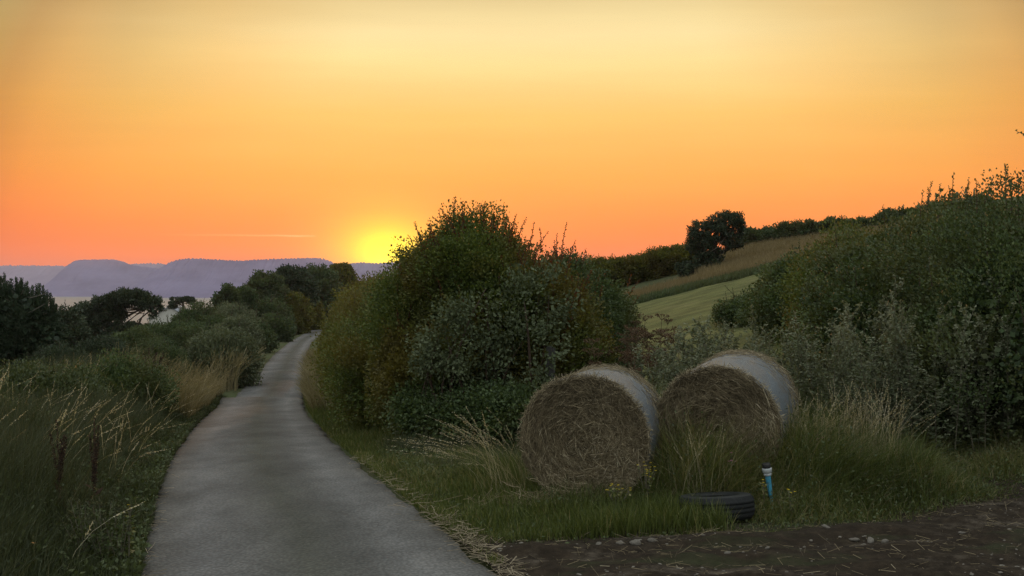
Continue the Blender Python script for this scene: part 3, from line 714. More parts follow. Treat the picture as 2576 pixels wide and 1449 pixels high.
# dead hogweed and docks, brown, between the dark bush and the weeds
def hogweed_mesh(seed, h):
    r = np.random.default_rng(seed); gs = G(); gl = G(); t = np.linspace(0, 1, 5)
    tube(gs, np.stack([.05*h*t**2, .03*h*t, h*t*.93], 1), .008*(1.1-.6*t), 5)
    heads = [(np.array([.05*h, .03*h, h*.93]), .14)]
    for i in range(3):
        f = r.uniform(.5, .8); a = r.uniform(0, 6.28); b = np.array([.05*h*f**2, .03*h*f, h*f*.93]); e_ = b + np.array([math.cos(a)*.16, math.sin(a)*.16, .22])
        tube(gs, [b, (b+e_)/2 + np.array([.02, 0, -.01]), e_], [.005, .004, .003], 4); heads.append((e_, .09))
    gl = [gl]
    for c, rr in heads:
        n = 14; gu = G(); gl.append(gu); a = np.arange(n)*2*np.pi/n + r.uniform(0, 1); q = rr*r.uniform(.6, 1, n)
        e_ = c + np.stack([np.cos(a)*q, np.sin(a)*q, np.full(n, .07) + r.normal(0, .01, n)], 1)
        p = np.stack([np.broadcast_to(c, e_.shape), (c+e_)/2 + [0, 0, .015], e_], 1); prisms(gs, p, np.full((n, 3), .0022))
        m = 8; P = np.repeat(e_, m, 0) + r.normal(0, .014, (n*m, 3))*[1, 1, .35]
        leaves(gu, P, r.normal(size=(n*m, 3)) + [0, 0, .6], .022, .016, np.clip(r.normal(.4, .2, n*m), 0, 1))
    nl = 26; f = r.uniform(.05, .7, nl); a = r.uniform(0, 6.28, nl)
    leaves(gl[0], np.stack([.05*h*f**2, .03*h*f, h*f*.93], 1), np.stack([np.cos(a), np.sin(a), r.uniform(-.6, .4, nl)], 1), .13*r.uniform(.5, 1.1, nl), .05, np.clip(r.normal(.35, .2, nl), 0, 1))
    return gs, gl
M['deadstem'] = plain_mat('dead_stem', [(.3, (.06, .036, .02)), (.7, (.14, .09, .05))], 20, .8)
hp = []
for v in range(3):
    gs, gl = hogweed_mesh(620+v, 1.5); t = thing('hogweed_plant', '', 'weed', (0, 0, 0), 'dead brown hogweeds by the meadow')
    mk('stem', gs, M['deadstem'], t); mk('leaves', gl[0], M['hogweed'], t); [mk('seed_clumps', q_, M['hogweed'], t) for q_ in gl[1:]]; hp.append([t, False])
spots = [(1612, 790, 17.5, 'flat-headed dead hogweed showing dark against the meadow'), (1655, 787, 17.8, 'dead hogweed with a double flat head, just left of the meadow weeds')]
for i, (px, py, Y, lab) in enumerate(spots):
    x, y, z = at(px, py, Y); place(hp[i], x, y, 1.0, lab, (z-gz(x, y))/1.5)
for i in range(26):
    px = r.uniform(1490, 1700); Y = r.uniform(14, 18); x = (px-CX)/FX*Y; z = CAMZ - (r.uniform(815, 890)-CY)/FX*Y
    place(hp[i % 3], x, Y, 1.0, 'dead brown hogweed stalk in the rusty clump between dark bush and bales', max(.5, (z-gz(x, Y)))/1.5, .1)

# ================================================================== HAY BALES
def net_mat():
    m, nt, out = new_mat('net_wrap')
    tc = nt.nodes.new('ShaderNodeTexCoord'); P = tc.outputs['Object']
    mp = nt.nodes.new('ShaderNodeMapping'); mp.inputs['Scale'].default_value = (1.4, .5, 1.4); nt.links.new(P, mp.inputs['Vector'])
    n1 = noise(nt, 3.2, 6, .7, mp.outputs[0], .4); n2 = noise(nt, 40, 5, .75, P)
    c = ramp(nt, [(.3, (.070, .085, .098)), (.55, (.125, .148, .165)), (.8, (.22, .25, .27))], n2.outputs[0]).outputs[0]
    st = ramp(nt, [(.3, (.075, .058, .040)), (.7, (.18, .14, .10))], n2.outputs[0]).outputs[0]
    for ax_, sc_n in (('X', 26), ('Y', 20)):
        wl = nt.nodes.new('ShaderNodeTexWave'); wl.bands_direction = ax_; wl.inputs['Scale'].default_value = sc_n; wl.inputs['Distortion'].default_value = 3.0; wl.inputs['Detail'].default_value = 2; nt.links.new(P, wl.inputs['Vector'])
        c = mixc(nt, c, ramp(nt, [(.35, (.72, .72, .72)), (.75, (1.12, 1.12, 1.12))], wl.outputs['Fac']).outputs[0], .8, 'MULTIPLY')
    c = mixc(nt, c, st, ramp(nt, [(.48, (.06, .06, .06)), (.68, (.65, .65, .65))], n1.outputs[0]).outputs[0])
    p = nt.nodes.new('ShaderNodeBsdfPrincipled'); nt.links.new(c, p.inputs['Base Color']); p.inputs['Roughness'].default_value = .5
    p.inputs['Specular IOR Level'].default_value = .35
    b = nt.nodes.new('ShaderNodeBump'); b.inputs['Strength'].default_value = .7; b.inputs['Distance'].default_value = .02
    nt.links.new(n2.outputs[0], b.inputs['Height']); nt.links.new(b.outputs[0], p.inputs['Normal'])
    nt.links.new(p.outputs[0], out.inputs['Surface'])
    return m
M['net'] = net_mat()
M['core'] = plain_mat('packed_straw', [(.3, (.045, .028, .013)), (.55, (.12, .08, .038)), (.8, (.22, .155, .08))], 14, .95, 1.0, 40)

def bale(label, front, back, Rad, seed):
    r = np.random.default_rng(seed)
    f = np.array(front); bk = np.array(back); L = np.linalg.norm(bk-f); ax = (bk-f)/L
    e1 = nrm(np.cross(ax, [0, 0, 1.0])); e2 = np.cross(e1, ax)      # e1: to the right when looking from the front, e2: up
    t = thing('hay_bale', label, 'hay bale', (float(f[0]), float(f[1]), float(f[2]-Rad)), 'round hay bales on the verge')
    org = t.location
    def pt(rad, a, y): return f + ax*y[..., None] + (e1*(np.cos(a))[..., None] + e2*np.sin(a)[..., None])*rad[..., None]
    # body: packed straw with slightly domed ends
    na, ny = 96, 14
    ya = np.concatenate([[0.03, .0, .0, 0.01], np.linspace(.05, L-.05, ny), [L-.01, L, L, L-.03]]); ra = np.concatenate([[.05, .45, .9, .975], np.ones(ny), [.975, .9, .45, .05]])
    A = np.linspace(0, 2*np.pi, na, endpoint=False); AA, YY = np.meshgrid(A, ya); RR = np.repeat(ra[:, None], na, 1)*Rad
    nz_ = vnoise(np.stack([np.cos(AA)*2, np.sin(AA)*2, YY*2.5], -1), 1.1, seed)
    RR = RR*(1 + .018*nz_) * (1 - .05*np.clip(-np.sin(AA), 0, 1)**4)
    YN = YY + .02*vnoise(np.stack([np.cos(AA)*RR*6, np.sin(AA)*RR*6, YY], -1), 1.2, seed+2)*(np.abs(YY-L/2) > L/2-.02)
    V = pt(RR*.985, AA, YN); idx = np.arange(AA.size).reshape(AA.shape); nx = np.roll(idx, -1, 1)
    F = np.stack([idx[:-1], nx[:-1], nx[1:], idx[1:]], -1)
    core = mk('straw_body', G().add(V, F), M['core'], t, org, True)
    # net wrap round the sides
    ya2 = np.linspace(.035, L-.035, 16); AA2, YY2 = np.meshgrid(A, ya2)
    nz2 = vnoise(np.stack([np.cos(AA2)*2, np.sin(AA2)*2, YY2*2.5], -1), 1.1, seed)
    edge = 1 - .012*np.exp(-((YY2-.035)/.04)**2) - .012*np.exp(-((YY2-L+.035)/.04)**2)
    R2 = Rad*(1 + .018*nz2)*(1 - .05*np.clip(-np.sin(AA2), 0, 1)**4)*1.008*edge + .004*vnoise(np.stack([np.cos(AA2)*9, np.sin(AA2)*9, YY2*6], -1), 1.4, seed+4)
    V = pt(R2, AA2, YY2); idx = np.arange(AA2.size).reshape(AA2.shape); nx = np.roll(idx, -1, 1); F = np.stack([idx[:-1], nx[:-1], nx[1:], idx[1:]], -1)
    net = mk('net_wrap', G().add(V, F), M['net'], t, org, True)
    # cut face: strands lying round the spiral, loosened by weather
    g = G(); n = 15000
    q = Rad*.985*np.sqrt(r.uniform(.002, 1, n)); a = r.uniform(0, 2*np.pi, n)
    lay = .5 + .5*np.sin(q/Rad*30 + a + 5*vnoise(np.stack([np.cos(a)*q*5, np.sin(a)*q*5], 1), 1.0, seed+5))
    y = -.004 - .03*lay*r.uniform(.3, 1, n) - .02*np.clip(vnoise(np.stack([np.cos(a)*q*4, np.sin(a)*q*4], 1), 1.3, seed+6), -.5, 1)
    loose = np.clip(sstep(vnoise(np.stack([np.cos(a)*q*3, np.sin(a)*q*3], 1), 1.2, seed+8), -.3, .4)*.9 + .28 + .5*(1-q/Rad)**2, 0, 1.2)
    B = pt(q, a, y)
    tang = -e1*np.sin(a)[:, None] + e2*np.cos(a)[:, None]; radv = e1*np.cos(a)[:, None] + e2*np.sin(a)[:, None]
    D = nrm(tang*r.choice([-1, 1], n)[:, None] + radv*(r.normal(size=n)*loose)[:, None]*1.25 - ax*(np.abs(r.normal(size=n))*.22*(loose+.2))[:, None] - np.array([0, 0, .25])*loose[:, None])
    Ls = r.uniform(.05, .2, n); tt = np.linspace(-.5, .5, 4)
    bend = nrm(r.normal(size=(n, 3)))*(.10*Ls)[:, None]
    paths = B[:, None] + D[:, None]*(Ls[:, None]*tt)[..., None] + bend[:, None]*((tt*2)**2)[None, :, None] - ax*(.006)
    patch = vnoise(np.stack([np.cos(a)*q, np.sin(a)*q], 1), 3.0, seed+11)
    tint = np.clip(.34 + .30*patch + .26*r.normal(size=n) + .04*(lay-.5), 0, 1)
    prisms(g, paths, np.full((n, 4), .0022)*r.uniform(.6, 1.5, (n, 1))*np.array([.6, 1, 1, .6]), tint)
    mk('cut_face', g, M['straw'], t, org)
    # loose strands over the wrap and bristling from its edges
    g = G(); n = 1700
    a = r.uniform(-.5, np.pi+.5, n); yy = np.where(r.uniform(size=n) < .82, L - np.abs(r.normal(0, .24, n)), np.abs(r.normal(0, .02, n)) + .005); yy = np.clip(yy, .0, L)
    B = pt(np.full(n, Rad*1.012), a, yy); radv = e1*np.cos(a)[:, None] + e2*np.sin(a)[:, None]; tang = -e1*np.sin(a)[:, None] + e2*np.cos(a)[:, None]
    D = nrm(tang*r.choice([-1, 1], n)[:, None] + ax*r.normal(0, .5, n)[:, None] + radv*(np.abs(r.normal(0, .22, n)))[:, None])
    Ls = r.uniform(.04, .16, n); tt = np.linspace(0, 1, 4)
    paths = B[:, None] + D[:, None]*(Ls[:, None]*tt)[..., None] - radv[:, None]*((Ls[:, None]*tt)**2/(2*Rad))[..., None]
    prisms(g, paths, np.full((n, 4), .002)*np.array([.8, 1, .9, .5]), np.clip(r.normal(.45, .25, n), 0, 1))
    n = 500; a = r.uniform(.1, np.pi*1.05, n); B = pt(np.full(n, Rad*.99), a, np.abs(r.normal(0, .03, n)))
    radv = e1*np.cos(a)[:, None] + e2*np.sin(a)[:, None]; D = nrm(radv + .7*r.normal(size=(n, 3)))
    Ls = r.uniform(.02, .09, n); paths = B[:, None] + D[:, None]*(Ls[:, None]*tt)[..., None]
    prisms(g, paths, np.full((n, 4), .0016), np.clip(r.normal(.7, .2, n), 0, 1))
    mk('loose_straw', g, M['straw'], net).data.transform(Matrix.Translation(-Vector(org)))
    return t
fA = at(1468, 1108, 9.7); bA = at(1530, 1066, 10.88)
bale('left-hand round hay bale, nearer, with long grass poking out behind its left side', fA, bA, .625, 21)
fB = at(1805, 1079, 10.1); bB = at(1868, 1018, 11.45)
bale('right-hand round hay bale, farther, standing behind tall seeding grass', fB, bB, .622, 22)

# ================================================================== TYRE, PIPE, POST
M['rubber'] = plain_mat('tyre_rubber', [(.3, (.006, .007, .007)), (.7, (.016, .017, .017))], 9, .7, .25, 60, spec=.2)
M['sidewall'] = plain_mat('dusty_sidewall', [(.3, (.007, .009, .009)), (.7, (.024, .025, .023))], 6, .6, .15, 60, spec=.25)
def lathe(g, prof, n, zig=None):
    A = np.linspace(0, 2*np.pi, n, endpoint=False); pr = np.array(prof)
    AA, K = np.meshgrid(A, np.arange(len(pr))); rr = pr[:, 0][K]; zz = pr[:, 1][K]
    if zig is not None: rr, zz = zig(AA, K, rr, zz)
    V = np.stack([rr*np.cos(AA), rr*np.sin(AA), zz], -1); idx = np.arange(AA.size).reshape(AA.shape); nx = np.roll(idx, -1, 1)
    g.add(V, np.stack([idx[:-1], nx[:-1], nx[1:], idx[1:]], -1)); return g
tx_, ty_, _ = at(1803, 1270, 9.05)
tyre = thing('old_tyre', 'old black car tyre lying flat in the grass in front of the right bale', 'tyre', (tx_, ty_, gz(tx_, ty_)-.005))
tyre.rotation_euler = (R(-7.5), R(-2.8), R(0))
W2 = .105
def zig(AA, K, rr, zz):
    n = np.floor(AA/(2*np.pi)*72*2 + (K % 3))
    lug = (n % 2 == 0) & (np.isin(K, [1, 2, 13, 14]))
    return rr - .007*lug, zz
tp = [(.318, .198), (.332, .185), (.340, .165)]
for z in (.145, .105, .065):
    tp += [(.3455, z+.012), (.3455, z-.008), (.3415, z-.010), (.3415, z-.014)]
tp += [(.340, .040), (.332, .018), (.318, .006)]
mk('tread', lathe(G(), tp, 144, zig), M['rubber'], tyre, smooth=False)
for s in (1, -1):
    zc = lambda z: .102 + s*(z-.102)
    sp_ = [(.3185, zc(.1985)), (.312, zc(.206)), (.306, zc(.2075)), (.300, zc(.206)), (.285, zc(.210)), (.262, zc(.211)), (.240, zc(.206)), (.236, zc(.209)), (.228, zc(.207)), (.214, zc(.196)), (.205, zc(.188)), (.203, zc(.178)), (.212, zc(.170)), (.232, zc(.172)), (.27, zc(.178)), (.30, zc(.170)), (.318, zc(.15))]
    mk('sidewall', lathe(G(), sp_, 96), M['sidewall'], tyre, smooth=True)

px_, py_, _ = at(1944, 1230, 9.35); zb = gz(px_, py_)
pipe = thing('standpipe', 'leaning blue water pipe with grey coupling and black cap, behind the tyre', 'pipe', (px_, py_, zb))
topz = at(1938, 1164, 9.35)[2] - zb
M['bluepipe'] = plain_mat('blue_plastic', [(.3, (.04, .22, .34)), (.7, (.07, .32, .46))], 10, .4)
M['greyplastic'] = plain_mat('grey_plastic', [(.3, (.30, .33, .34)), (.7, (.46, .48, .48))], 14, .5)
M['blackplastic'] = plain_mat('black_plastic', [(.3, (.008, .008, .009)), (.7, (.02, .02, .02))], 14, .5)
pipe.rotation_euler = (0, R(-8), 0)
H_ = topz*1.0
mk('pipe', lathe(G(), [(.001, -.1), (.013, -.1), (.0155, H_*.25), (.022, H_*.45), (.0265, H_-.10), (.0265, H_-.08)], 20), M['bluepipe'], pipe, smooth=True)
mk('coupling', lathe(G(), [(.027, H_-.118), (.0345, H_-.116), (.0350, H_-.098), (.0325, H_-.096), (.0325, H_-.090), (.0425, H_-.086), (.0455, H_-.05), (.0440, H_-.047), (.030, H_-.046)], 20), M['greyplastic'], pipe, smooth=False)
def rib(AA, K, rr, zz): return rr + .0015*((np.floor(AA/(2*np.pi)*32) % 2) == 0)*np.isin(K, [2, 3]), zz
mk('cap', lathe(G(), [(.031, H_-.0455), (.037, H_-.045), (.0385, H_-.04), (.0375, H_-.004), (.034, H_), (.001, H_+.001)], 32, rib), M['blackplastic'], pipe, smooth=False)

M['oldwood'] = plain_mat('weathered_wood', [(.3, (.022, .021, .018)), (.7, (.050, .047, .042))], 9, .9, .6, 30, (4, 4, .4))
def post(label, px, py0, Y, w, h):
    x, y, z = at(px, py0, Y); b = gz(x, y)
    g = G(); n = 10; A = np.arange(n)*2*np.pi/n; prof = [(w*.5, -.3), (w*.5, .4*(z-b)), (w*.49, z-b-.01), (w*.46, z-b), (.002, z-b+.012)]
    lathe(g, prof, n, lambda AA, K, rr, zz: (rr*(1+.05*np.sin(3*AA+K*.2)), zz))
    t = thing('fence_post', label, 'post', (x, y, b)); mk('post', g, M['oldwood'], t); t.rotation_euler = (R(1), R(1.5), 0)
    return t
post('grey wooden fence post in the dark gap right of the tallest bush', 1379, 872, 14.6, .145, 1.2)

# ================================================================== HILL ON THE RIGHT
def meadow_mat():
    m, nt, out = new_mat('mown_meadow')
    geo = nt.nodes.new('ShaderNodeNewGeometry'); P = geo.outputs['Position']
    n1 = noise(nt, .5, 6, .65, P); n2 = noise(nt, 9, 6, .7, P)
    c = ramp(nt, [(.3, (.072, .080, .030)), (.55, (.108, .112, .042)), (.75, (.155, .145, .066))], n1.outputs[0]).outputs[0]
    c = mixc(nt, c, ramp(nt, [(.3, (.6, .65, .6)), (.7, (1.25, 1.2, 1.2))], n2.outputs[0]).outputs[0], .8, 'MULTIPLY')
    mw = nt.nodes.new('ShaderNodeMapping'); mw.inputs['Rotation'].default_value = (0, 0, R(62)); nt.links.new(P, mw.inputs['Vector'])
    wt = nt.nodes.new('ShaderNodeTexWave'); wt.inputs['Scale'].default_value = .16; wt.inputs['Distortion'].default_value = 1.6; wt.inputs['Detail'].default_value = 3; nt.links.new(mw.outputs[0], wt.inputs['Vector'])
    c = mixc(nt, c, ramp(nt, [(.2, (.82, .82, .80)), (.8, (1.10, 1.09, 1.06))], wt.outputs['Fac']).outputs[0], .9, 'MULTIPLY')
    p = nt.nodes.new('ShaderNodeBsdfPrincipled'); nt.links.new(c, p.inputs['Base Color']); p.inputs['Roughness'].default_value = .95; p.inputs['Specular IOR Level'].default_value = .1
    b = nt.nodes.new('ShaderNodeBump'); b.inputs['Strength'].default_value = .7; b.inputs['Distance'].default_value = .08
    nt.links.new(n2.outputs[0], b.inputs['Height']); nt.links.new(b.outputs[0], p.inputs['Normal'])
    nt.links.new(p.outputs[0], out.inputs['Surface'])
    return m
mV, mF = grid_mesh(np.linspace(1.5, 26, 80), np.linspace(17.5, 63, 110), lambda X, Y: hgt(X, Y) + .10)
# cut the meadow's far side along the slanting grass bank
cen = mV[mF].mean(1); keep = cen[:, 1] < 56 + .35*(cen[:, 0]-8)
kind(mk('meadow', G().add(mV, mF[keep]), meadow_mat(), smooth=True), 'structure')
def grass_zone(name, label, n, fx, H, W, mat, lean, segs=2, kind_='stuff', tmean=.5, tsd=.22, seedn=0, seedL=.03, seed=1, cat='grass', lsd=.22, pf=.8, pa=.2):
    x, y = fx(n); P = ground_pts(x, y, -.02); n = len(P); g = G()
    hh = H(x, y)*rng.uniform(.6, 1.15, n)
    ln = np.array(lean)[None] + rng.normal(0, lsd, (n, 2)) + .5*lsd*np.stack([vnoise(np.stack([x, y], 1), 2.2, seed+20), vnoise(np.stack([x, y], 1), 2.2, seed+21)], 1)
    tint = np.clip(tmean + tsd*rng.normal(size=n) + pa*vnoise(np.stack([x, y], 1), pf, seed), 0, 1)
    tip, pre = blades(g, P, hh, ln, W*rng.uniform(.7, 1.3, n), tint, segs)
    if seedn: seedheads(g, tip, pre, seedn, seedL, seedL*.35, tint)
    return kind(mk(name, g, mat), kind_, label, cat)
def bank(n):   # tan strip above the meadow
    x = rng.uniform(6.0, 24, n); y = 57.5 + .35*(x-8) + rng.uniform(0, 7.5, n)**1.0; return x, y
grass_zone('tall_grass', 'band of tan seeding grass along the top of the meadow', 26000, bank, lambda x, y: .75 + 0*x, .035, M['hilltan'], (.05, 0), seed=4)
def edgeb(n):  # darker rank growth under the tan strip
    x = rng.uniform(5.0, 24, n); y = 55.2 + .35*(x-8) + rng.uniform(0, 2.6, n); return x, y
grass_zone('rank_grass', 'dark green rank growth between the meadow and the tan grass band', 14000, edgeb, lambda x, y: .55 + 0*x, .05, M['hedge_far'], (.05, 0), seed=5)
def hillt(n):
    x = rng.uniform(14, 40, n); y = rng.uniform(70, 92, n); return x, y
grass_zone('dry_grass', 'tan dry grass covering the hillside right of the wind-bent tree', 42000, hillt, lambda x, y: .7 + 0*x, .05, M['hilltan'], (.05, 0), seed=6)

def line_lumps(p0, p1, n, rr, h, seed, sink=.45):
    r_ = np.random.default_rng(seed); out = []
    for f in np.linspace(0, 1, n):
        x = p0[0] + (p1[0]-p0[0])*f + r_.normal(0, rr*.2); y = p0[1] + (p1[1]-p0[1])*f + r_.normal(0, rr*.3); hh = h*r_.uniform(.8, 1.15)
        out.append((x, y, gz(x, y) + hh*.45, rr*r_.uniform(.9, 1.2), rr, hh*.55))
    return out
bush('hilltop_hedge', 'long clipped hedge along the hill skyline right of the wind-bent tree', 'hedge', line_lumps((21.5, 93), (40, 86), 16, 1.15, 1.5, 3), 42000, .17, .11, M['hedge_far'], 701, clump=.2, nst=16, fill=9000, wob=.15, sprays=60, slen=(.25, .55), sleaf=.12)
sk = [lump(px, py, 84, rx, 1.5, rz) for px, py, rx, rz in ((1490, 678, 1.3, .8), (1530, 680, 1.4, .95), (1575, 676, 1.4, .95), (1615, 668, 1.4, .95), (1650, 658, 1.4, .95), (1690, 650, 1.3, .85), (1725, 648, 1.2, .8), (1560, 700, 1.6, .9), (1640, 690, 1.6, .9), (1700, 685, 1.5, .9), (1450, 690, 1.5, .9))]
bush('scrub_hedge', 'rough scrubby hedge on the skyline between the dark bush and the wind-bent tree', 'hedge', sk, 40000, .16, .10, M['hedge_warm'], 711, clump=.2, nst=24, fill=9000, sprays=90, slen=(.3, .8), sleaf=.12, snz=.5)

def tree(name, label, cat, x, y, trunk, limbs, lumps, n, L, W, mat, seed, group=None, clump=.5, barkm='bark', gap=0.0, inner=.5, wob=.3, fill=0, nclump=None, twigs=30):
    b = gz(x, y); t = thing(name, label, cat, (x, y, b), group); g = G()
    tr = np.array(trunk[0], float); tube(g, tr, trunk[1], 9)
    for pts, rad in limbs: tube(g, np.array(pts, float), rad, 6)
    rr = np.random.default_rng(seed); ends = []
    Lm = np.array(lumps)
    for i in range(twigs):
        k = rr.integers(len(Lm)); d = nrm(rr.normal(size=3)); e_ = Lm[k, :3] + d*Lm[k, 3:6]*.85
        s_ = tr[-1]*.6 + tr[-2]*.4 if len(limbs) == 0 else np.array(limbs[rr.integers(len(limbs))][0])[-1]
        m_ = (s_+e_)/2 + rr.normal(size=3)*.08*np.linalg.norm(e_-s_)
        tube(g, [s_, m_, e_], [trunk[1][-1]*.5, trunk[1][-1]*.3, trunk[1][-1]*.08], 4)
    mk('trunk', g, M[barkm], t, t.location)
    gl = G(); leaf_cloud(gl, lumps, n, L, W, seed, clump, gap=gap, inner=inner, wob=wob, nclump=nclump)
    if fill: inner_fill(gl, lumps, fill, L*1.8, seed+5)
    mk('crown', gl, mat, t, t.location)
    return t
# wind-bent hawthorn on the hill (Y ~ 78)
Yh = 78.0
hx, hy, hz = at(1795, 668, Yh); hb = gz(hx, hy)
P_ = lambda px, py, dy=0: np.array(at(px, py, Yh+dy))
lum = [lump(1775, 580, Yh, 1.3, 1.3, .75), lump(1825, 556, Yh, 1.2, 1.2, .62), lump(1755, 605, Yh, .95, 1.1, .75), lump(1848, 550, Yh, .75, .8, .45), lump(1800, 590, Yh, 1.2, 1.2, .8), lump(1745, 622, Yh, .6, .8, .5), lump(1840, 600, Yh, .85, .9, .75), lump(1780, 632, Yh, 1.0, 1.0, .6),
       lump(1862, 580, Yh, .35, .5, .7), lump(1852, 618, Yh, .4, .6, .25), lump(1770, 668, Yh, 1.5, 1.3, .65), lump(1740, 682, Yh, 1.4, 1.2, .6), lump(1785, 652, Yh, 1.0, 1.0, .55)]
tree('windswept_tree', 'dark wind-bent tree standing alone on the hill skyline', 'tree', hx, hy, ([(hx, hy, hb-.2), P_(1793, 650), P_(1797, 630), P_(1800, 605)], [.28, .22, .18, .12]),
     [([P_(1797, 630), P_(1770, 605), P_(1755, 590)], [.12, .08, .04]), ([P_(1800, 610), P_(1830, 585), P_(1850, 565)], [.12, .08, .04]), ([P_(1799, 615), P_(1805, 580), P_(1815, 560)], [.1, .07, .03]), ([P_(1797, 640), P_(1830, 630), P_(1850, 620)], [.09, .06, .03])],
     lum, 27000, .14, .09, M['tree_dark'], 801, clump=.15, fill=1300, nclump=360)

# ================================================================== LEFT OF THE LANE
def roundbush(name, label, px, py_top, py_bot, Y, wpx, mat, n, L, seed, cat='bush', group='bushes left of the lane', **kw):
    """a bush whose outline spans wpx pixels and py_top..py_bot at distance Y"""
    x, y, zt = at(px, py_top, Y); g0 = gz(x, y); rx = wpx/2/FX*Y; h = zt - g0
    lm = [(x, y, g0 + h*.52, rx*.8, rx*.9, h*.48), (x - rx*.42, y - rx*.2, g0 + h*.42, rx*.6, rx*.7, h*.42), (x + rx*.42, y - rx*.1, g0 + h*.42, rx*.6, rx*.7, h*.42), (x, y - rx*.5, g0 + h*.3, rx*.7, rx*.6, h*.34)]
    return bush(name, label, cat, lm, n, L, L*.66, M[mat], seed, group, clump=kw.pop('clump', .06*1 + L*1.3), nst=kw.pop('nst', 14), fill=n//6, nclump=kw.pop('nclump', n//85), **kw)

roundbush('round_bush', 'round grey-green bush close to the left edge of the lane with tan grass beside it', 555, 838, 955, 42, 190, 'grey_bush', 46000, .10, 901, sprays=90, slen=(.25, .5), sleaf=.1)
mid = [(430, 805, 60, 210, 'hedge_far', 'wide dark bush above the tan grasses, left of the round grey bush'), (340, 835, 52, 170, 'hedge_far', 'low dark bush on the slope below the seaside trees'),
       (500, 772, 84, 150, 'hedge_far', 'mid-slope bush behind the wide dark bush, under the small slim tree'), (585, 770, 96, 150, 'grey_bush', 'rounded greyish bush below the roadside trees, left one of two'),
       (672, 758, 128, 130, 'hedge_far', 'rounded green bush beside the lane, below the roadside trees'), (728, 742, 142, 110, 'hedge_warm', 'olive bush under the roadside trees near where the lane vanishes'),
       (590, 806, 66, 130, 'grey_bush', 'grey bush left of the lane between the round bush and the green one'), (250, 858, 44, 180, 'tree_dark', 'dark low bramble bush above the field edge'), (400, 860, 40, 150, 'hedge_far', 'low green bush just behind the tan verge grass'),
       (638, 812, 82, 90, 'hedge_far', 'small bush hugging the left edge of the far lane'), (775, 762, 160, 70, 'hedge_warm', 'small brownish bush at the left edge of the lane below its end'), (150, 868, 38, 190, 'tree_dark', 'dark low bush between the pine and the field edge'), (480, 828, 50, 120, 'hedge_far', 'dark green bush just left behind the round grey bush'),
       (690, 800, 112, 80, 'hedge_far', 'dark green bush at the lane edge below the rounded green bush'), (30, 862, 41, 240, 'tree_dark', 'black-green bush under the pine at the left edge'), (815, 745, 180, 60, 'hedge_warm', 'olive-brown bush where the lane bends out of sight'), (846, 752, 214, 90, 'hedge_warm', 'brown-green bush closing the view at the very end of the lane'), (550, 800, 72, 110, 'hedge_far', 'green bush behind the round grey bush, nearer than the greyish ones'),
       (80, 800, 60, 160, 'tree_dark', 'dark leafy mass right behind the pine')]
for i, (px, py, Y, w, mat, lab) in enumerate(mid):
    roundbush('bush', lab, px, py, 0, Y, w, mat, 42000, .0017*Y, 920+i*11, sprays=40, slen=(.006*Y, .011*Y), sleaf=.0015*Y)

# roadside trees on the skyline
rt = [(612, 728, 125, 60, 'small shrubby tree at the left end of the roadside row', 'hedge_far'), (668, 690, 140, 105, 'leafy tree second from the left in the roadside row', 'hedge_far'), (735, 676, 150, 105, 'broad leafy tree in the middle of the roadside row', 'tree_dark'),
      (800, 671, 176, 95, 'tall leafy tree in the roadside row, below the end of the far ridge', 'hedge_far'), (856, 668, 225, 80, 'reddish leafy tree at the right end of the row, under the sun glow', 'hedge_warm')]
for i, (px, py, Y, w, lab, mat) in enumerate(rt):
    x, y, zt = at(px, py, Y); b = gz(x, y); h = zt-b; rx = w/2/FX*Y
    lm = [(x, y, b+h*.68, rx*.85, rx, h*.32), (x-rx*.45, y, b+h*.6, rx*.6, rx*.8, h*.3), (x+rx*.45, y, b+h*.6, rx*.6, rx*.8, h*.3), (x, y-rx*.5, b+h*.4, rx*.85, rx*.7, h*.32), (x-rx*.2, y, b+h*.82, rx*.45, rx*.5, h*.17), (x+rx*.3, y, b+h*.8, rx*.4, rx*.5, h*.17)]
    tree('roadside_tree', lab, 'tree', x, y, ([(x, y, b-.2), (x+.1, y, b+h*.3), (x, y, b+h*.6)], [.22, .17, .09]), [([(x, y, b+h*.35), (x-rx*.4, y, b+h*.6), (x-rx*.5, y, b+h*.75)], [.1, .07, .03]), ([(x, y, b+h*.4), (x+rx*.4, y, b+h*.6), (x+rx*.5, y, b+h*.75)], [.1, .07, .03])],
         lm, 26000, .0021*Y, .0014*Y, M[mat], 1001+i*13, 'trees in a row left of the lane', clump=.0027*Y, fill=3000, nclump=300)
# slim tree at px 575
x, y, zt = at(572, 718, 112); b = gz(x, y); h = zt-b
tree('slim_tree', 'small open-crowned tree standing apart left of the roadside row', 'tree', x, y, ([(x, y, b-.2), (x+.1, y, b+h*.5), (x, y, b+h*.75)], [.16, .12, .06]), [([(x, y, b+h*.5), (x+.8, y, b+h*.7), (x+1.0, y, b+h*.85)], [.07, .05, .02]), ([(x, y, b+h*.45), (x-.8, y, b+h*.65), (x-1.0, y, b+h*.75)], [.07, .05, .02])],
     [(x, y, b+h*.86, .9, .8, h*.13), (x-.8, y, b+h*.72, .8, .8, h*.14), (x+.7, y, b+h*.75, .7, .7, h*.13), (x-.2, y, b+h*.5, 1.4, 1.2, h*.2)], 6000, .24, .15, M['hedge_far'], 1091, clump=.22, fill=700, nclump=130)
